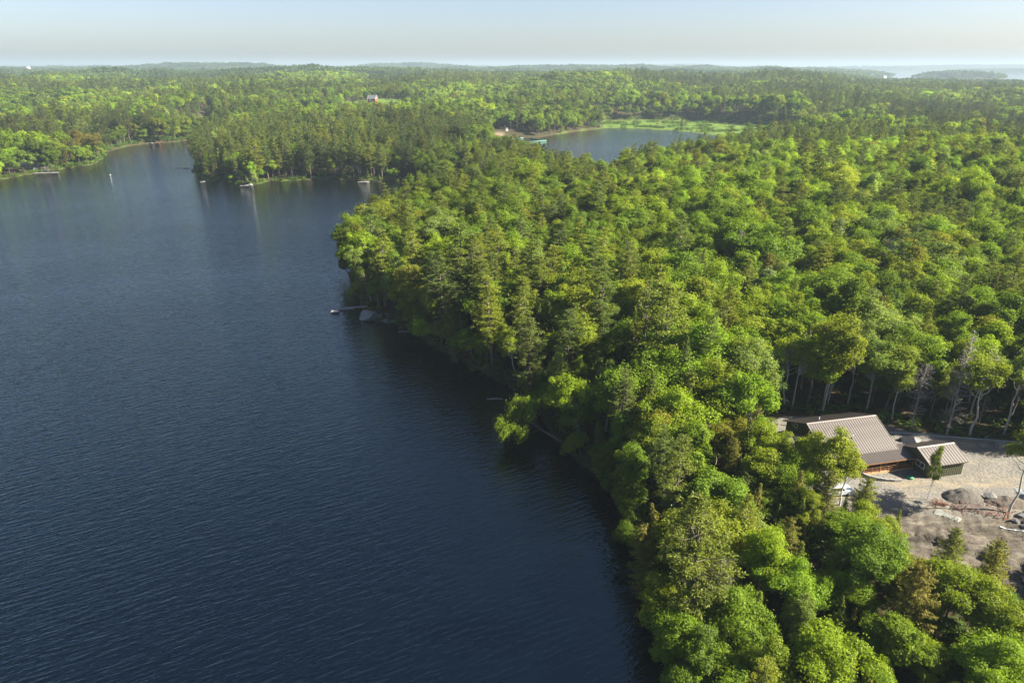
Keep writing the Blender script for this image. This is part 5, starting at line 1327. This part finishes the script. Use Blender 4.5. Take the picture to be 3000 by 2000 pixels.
def plank_deck(parent, L_, W_, n, z=.34, mat=None, name='plank', along=True):
    b = MB().mat(mat or M['dock_wood']); w = L_ / n; b.box(0, w * .93, -W_ / 2, W_ / 2, z, z + .05); me = b.mesh(name)
    for i in range(n): link(name, me, parent, (i * w, 0, 0))
def section(label, x, y, rz, L_, W_, n, z=.34, cat='dock', name='dock_section', piles=True, group=None):
    e = empty(name, (x, y, 0), rz); tag(e, label, cat, group)
    f = MB().mat(M['dock_dark']); f.box(0, L_, -W_ / 2 + .03, -W_ / 2 + .12, z - .22, z - .005); f.box(0, L_, W_ / 2 - .12, W_ / 2 - .03, z - .22, z - .005); f.box(.1, L_ - .1, -W_ / 2 + .2, W_ / 2 - .2, z - .3, z - .1)
    f.build('frame', e); plank_deck(e, L_, W_, n, z)
    if piles:
        for px in (.3, L_ - .3):
            p = MB().mat(M['dock_dark']); p.tube([(px, -W_ / 2 - .06, -.8), (px, -W_ / 2 - .06, z + .45)], .05, 8); p.build('post', e)
    return e
section('square weathered raft at the lake end of the small dock', -51.2, 182.3, R(3), 2.2, 1.7, 11, .34, 'raft', 'swim_raft', False)
section('narrow dark gangway between the raft and the dock platform', -51.0, 184.4, R(3), 3.3, .75, 10, .26, 'gangway', 'gangway')
section('wide pale platform in the middle of the small dock', -48.0, 184.9, R(8), 2.7, 1.5, 11, .40, 'dock platform', 'dock_platform')
section('long plank walkway joining the dock to the wooded shore', -45.6, 185.7, R(12), 4.2, .9, 14, .42, 'walkway', 'dock_walkway')
# great boulder and ledge
bo = rock_mesh('shore_boulder', 11, 2.9, 2.5, 2.3, M['granite'], 4)
tag(link('shore_boulder', bo, None, (-39.4, 177.2, .35), (0, 0, .6)), 'great striped grey boulder at the water beside the dock', 'boulder')
bo = rock_mesh('shore_ledge', 12, 2.6, 1.0, .7, M['granite_dark'], 3)
tag(link('shore_ledge', bo, None, (-33.4, 174.8, .05), (0, 0, -.2)), 'low brown ledge at the waterline right of the great boulder', 'ledge')
tb_ = MB().mat(M['pale_wall']); tb_.box(-.6, .6, -.35, .35, .68, .75); tb_.box(-.6, .6, -.75, -.5, .4, .45); tb_.box(-.6, .6, .5, .75, .4, .45)
for sx in (-.45, .45): tb_.bar((sx, -.6, 0), (sx, .2, .7), .07); tb_.bar((sx, .6, 0), (sx, -.2, .7), .07)
tag(link('picnic_bench', tb_.mesh('picnic_bench'), None, (-36.3, 176.6, zt(-36.3, 176.6)), (0, 0, .2)), 'pale bench table in the shady clearing behind the great boulder', 'bench')
cn = MB().mat(M['rope_green']); cn.tube([(-1.6, 0, .5), (-.9, 0, .3), (0, 0, .25), (.9, 0, .3), (1.6, 0, .5)], [.05, .28, .36, .28, .05], 8)
tag(link('canoe', cn.mesh('canoe'), None, (-34.4, 177.0, zt(-34.4, 177) + .1), (R(12), R(40), 1.5)), 'upturned pale green canoe leaning by the bench table', 'canoe')
for nm, lb, x, y, rz, L_, r0 in (('floating_log', 'bare log lying in the dark water under the fallen spruce', -3.6, 128.2, .08, 3.4, .13), ('drift_log', 'pale drift log in the shallows right of the ledge', -28.6, 167.2, .1, 2.4, .12),
                                 ('dead_limb', 'grey dead limb reaching from the bank above the drift log', -26.4, 168.2, -.3, 2.2, .08)):
    b = MB().mat(M['deadwood']); b.tube([(-L_ / 2, 0, .03), (-L_ / 4, .1, .10), (L_ / 4, 0, .09), (L_ / 2, -.15, .06)], [r0 * .7, r0, r0, r0 * .6], 8); b.tube([(-L_ / 2 + .2, 0, .05), (-L_ / 2 + .1, .1, .5)], [.05, .02], 5)
    tag(link(nm, b.mesh(nm), None, (x, y, 0), (0, 0, rz)), lb, 'log')
# rocks on the wooded point
for nm, lb, x, y, sx, sy, sz, sd in (('point_rock', 'long pale rock lit at the tip of the wooded point', -154.2, 401.2, 4.0, 1.8, .6, 21), ('point_rock', 'small rounded rock on top of the pale shore rock', -151.8, 401.4, 1.2, 1.0, 1.2, 22),
                                   ('flat_rock', 'thin flat pale rock at the waterline of the cove', -88.5, 414.6, 4.0, 1.0, .4, 23), ('flat_rock', 'brown stump rock at the left end of the wooded point', -184, 413.2, 2.2, 1.2, .8, 24)):
    tag(link(nm, rock_mesh(nm, sd, sx, sy, sz, M['granite'], 3), None, (x, y, .1), (0, 0, .1)), lb, 'rock')
# brush heap in open water
sg = MB().mat(M['dock_dark']); r = random.Random(8)
for _ in range(34):
    p = Vector((r.uniform(-4.5, 4.5), r.uniform(-1.5, 1.5), -.1)); q = p + Vector((r.uniform(-2.2, 2.2), r.uniform(-1, 1), r.uniform(.1, .9))); sg.bar(p, q, .13, .13)
tag(link('sunken_brush', sg.mesh('sunken_brush'), None, (-222.7, 472, 0)), 'dark sunken branches breaking the open water left of the point', 'branches')
by = MB().mat(M['white']); by.tube([(0, 0, -.3), (0, 0, .1), (0, 0, .3), (0, 0, .4)], [.2, .38, .3, .1], 12); by.mat(M['orange']); by.tube([(.45, 0, .05), (.5, 0, .25)], [.1, .06], 8)
tag(link('buoy', by.mesh('buoy'), None, (-255.8, 442.5, 0)), 'small white mooring buoy alone on the open lake', 'buoy')

def gable(parent, L_, W_, he, hr, wm, rm, over=.4, name_w='wall', name_r='roof', x0=0, y0=0):
    b = MB().mat(wm); b.prismx([(y0, -1.5), (y0 + W_, -1.5), (y0 + W_, he), (y0 + W_ / 2, hr - .08), (y0, he)], x0, x0 + L_); w = b.build(name_w, parent)
    k = (hr - he) / (W_ / 2); b = MB().mat(rm)
    b.prismx([(y0 - over, he - k * over), (y0 + W_ / 2, hr), (y0 + W_ + over, he - k * over), (y0 + W_ + over, he - k * over + .18), (y0 + W_ / 2, hr + .2), (y0 - over, he - k * over + .18)], x0 - over, x0 + L_ + over)
    return w, b.build(name_r, parent)
def simple_windows(parent, xs, y, z, w, h, face='front'):
    for x in xs: window(parent, x, y, z, w, h, 1, face)
# cottage on the left shore
c_ = empty('cottage', (-322.5, 458.5, zt(-320, 462) + .5), R(20)); tag(c_, 'small pale cottage with a light grey roof on the left shore', 'cottage')
gable(c_, 8.5, 6, 2.7, 4.3, M['pale_wall'], noise_mat('pale_roof', (.26, .26, .26), (.32, .32, .315), 2, .9), .6)
simple_windows(c_, (2.0, 4.4, 6.6), -.02, .9, 1.4, 1.1)
ct = empty('parked_car', (0, 0, 0)); bpy.data.objects.remove(ct)
M['far_white'] = noise_mat('far_white_paint', (.26, .28, .30), (.32, .34, .36), 1, .9, spec=.1)
car(-312.0, 457.5, R(60), M['far_white'], 'small white car beside the cottage on the left shore')
section('left shore dock running out from the bank below the cottage', -307.5, 447.0, R(22), 9.5, 1.6, 12, .45)
section('pale dock end piece tied to the left shore dock', -298.5, 450.6, R(10), 4.5, 2.4, 6, .35, 'dock', 'dock_float', False)
dd = MB().mat(M['deadwood']); r = random.Random(2)
for k in range(26):
    a = r.uniform(0, 3.1); dd.tube([(0, 0, .2), (math.cos(a) * 2, r.uniform(-1, 1), 1 + math.sin(a) * 2), (math.cos(a) * 4.2, r.uniform(-2, 2), .6 + math.sin(a) * 3.0)], [.12, .07, .03], 4)
tag(link('fallen_treetop', dd.mesh('fallen_treetop'), None, (-304, 453, .2)), 'grey fan of a fallen treetop behind the left shore dock', 'fallen treetop')
# far dock with an orange boat
section('long slanting pale dock at the head of the lake', -331, 640, R(-45), 17, 2.2, 16, .5)
def boat(x, y, rz, mat, label, s=1.0):
    e = empty('rowing_boat', (x, y, 0), rz); tag(e, label, 'boat'); b = MB().mat(mat)
    st = [(-2.4, .7, .55), (-1.2, .95, .5), (.4, .95, .55), (1.8, .6, .65), (2.6, .06, .8)]; vs = []
    for px, w, h in st: vs += [(px * s, -w * s, h * s), (px * s, -w * .6 * s, 0), (px * s, w * .6 * s, 0), (px * s, w * s, h * s)]
    b.add(vs, [(i * 4 + j, i * 4 + j + 1, i * 4 + j + 5, i * 4 + j + 4) for i in range(4) for j in range(3)] + [(0, 1, 2, 3)]); b.build('hull', e)
    q = MB().mat(M['pale_wall']); q.box(-1.3 * s, -.9 * s, -.8 * s, .8 * s, .38 * s, .44 * s); q.box(.3 * s, .7 * s, -.8 * s, .8 * s, .4 * s, .46 * s); q.build('seat', e)
boat(-315.5, 629.5, .2, M['orange'], 'orange boat moored off the long slanting dock', .8)
boat(-330.0, 630.5, 1.4, M['red_paint'], 'small red boat drawn up at the foot of the slanting dock', .9)
# beach, swimming floats and docks on the pond
def boom(a, b, label):
    e = MB().mat(M['rope_green']); e.tube([(a[0], a[1], .12), (b[0], b[1], .12)], .22, 8); tag(e.build('swim_boom'), label, 'float line', 'float lines of the swimming area')
boom((3.0, 706), (31.8, 655.5), 'long pale green float line running out from the beach')
boom((31.8, 655.3), (12, 642), 'pale green float line closing the near end of the swimming area')
boom((12, 642), (-7, 664), 'short green float line nearest the trees of the swimming area')
boom((-6.5, 665), (15, 684), 'green float line across the middle of the swimming area')
section('pale dock running out from the far bank of the pond', 8.5, 727, R(-36), 20, 2.4, 18, .5)
section('wide pale float at the end of the pond dock', 22, 714, R(-20), 15, 3.2, 14, .45, 'dock', 'dock_float', False)
section('short pale float beside the pond dock', 14, 715, R(5), 9, 2.2, 8, .4, 'dock', 'dock_float', False)
hut = empty('lifeguard_hut', (-6, 703, zt(-6, 703)), .3); tag(hut, 'tiny white hut on the sandy beach by the pond', 'hut'); gable(hut, 2.2, 2, 2.0, 2.7, M['white'], M['roof_grey'], .2)
# red barn on the slope
bz = zt(-190, 1003); bn = empty('red_barn', (-199, 998, bz + .2), R(-14)); tag(bn, 'red barn with dark roof and white trim on the distant grassy slope', 'barn')
gable(bn, 11, 8, 3.6, 7.8, M['red_paint'], M['roof_grey'], .5)
bd = MB().mat(M['white']); bd.box(2.6, 5.2, -.12, .02, -.5, 3.4); bd.build('door', bn)
for s_ in (0, 1):
    tr_ = MB().mat(M['white']); xx = 11.56 if s_ else -.56; tr_.bar((xx, -.55, 3.1), (xx, 4, 7.95), .12, .4); tr_.bar((xx, 4, 7.95), (xx, 8.55, 3.1), .12, .4); tr_.build('rake_trim', bn)
wx_ = MB().mat(M['white']); wx_.box(11, 11.06, 3.3, 4.7, 3.6, 5.0); wx_.build('window', bn)
# water tower and spire far left, roofs along the far bay
wt = empty('water_tower', (-2250, 3420, 36)); tag(wt, 'white water tower dome on the far left skyline', 'water tower')
b = MB().mat(M['white']); b.tube([(0, 0, -20), (0, 0, 8)], [2.2, 2.0], 12); b.build('column', wt)
b = MB().mat(M['white']); b.tube([(0, 0, 6), (0, 0, 9), (0, 0, 13), (0, 0, 17), (0, 0, 20), (0, 0, 21.5)], [2, 7, 9.5, 9, 5.5, .5], 18); b.build('tank', wt)
sp0 = empty('church_spire', (-1390, 2160, zt(-1390, 2160))); tag(sp0, 'white pointed church spire above the trees at far left', 'spire')
b = MB().mat(M['white']); b.box(-2.2, 2.2, -2.2, 2.2, 0, 15); b.build('tower', sp0)
b = MB().mat(M['white']); b.add([(-2.4, -2.4, 15), (2.4, -2.4, 15), (2.4, 2.4, 15), (-2.4, 2.4, 15), (0, 0, 26)], [(0, 1, 4), (1, 2, 4), (2, 3, 4), (3, 0, 4), (0, 3, 2, 1)]); b.build('steeple', sp0)
t2 = MB().mat(M['white']); t2.tube([(0, 0, 0), (0, 0, 24), (0, 0, 26), (0, 0, 34), (0, 0, 36)], [2.5, 2.5, 7, 7, 1], 14)
tag(link('distant_tank', t2.mesh('distant_tank'), None, (-745, 3520, zt(-745, 3520) + 4)), 'small white tank on the skyline left of the pale far hill', 'tank')
FL = ['white house leftmost on the far bay shore', 'second white house from the left on the far bay shore', 'long white building in the middle of the far bay shore', 'white boathouse right of middle on the far bay shore', 'rightmost white house on the far bay shore']
for i, (x, y) in enumerate([(1325, 3700), (1420, 3720), (1790, 3650), (1860, 3660), (1980, 3560)]):
    h_ = empty('far_house', (x, y, max(zt(x, y), 1) + 2), .2 * i); tag(h_, FL[i], 'house', 'white houses on the far bay shore'); gable(h_, 24, 12, 9, 13, M['white'], M['roof_grey'], .6)

# ------------------------------------------------------------------ the air
hz = MB()
hm = bpy.data.materials.new('haze'); t, N, L = nodes_of(hm)
out = N.new('ShaderNodeOutputMaterial'); pv = N.new('ShaderNodeVolumePrincipled')
pv.inputs['Density'].default_value = 1.45e-4
pv.inputs['Color'].default_value = (.37, .47, .56, 1)
pv.inputs['Anisotropy'].default_value = .1
L.new(pv.outputs[0], out.inputs['Volume'])
hz.mat(hm).box(-43000, 43000, -43000, 43000, -8.0, 135)
tag(hz.build('haze'), 'thin bluish summer haze over the lake and hills', 'haze', kind='stuff')
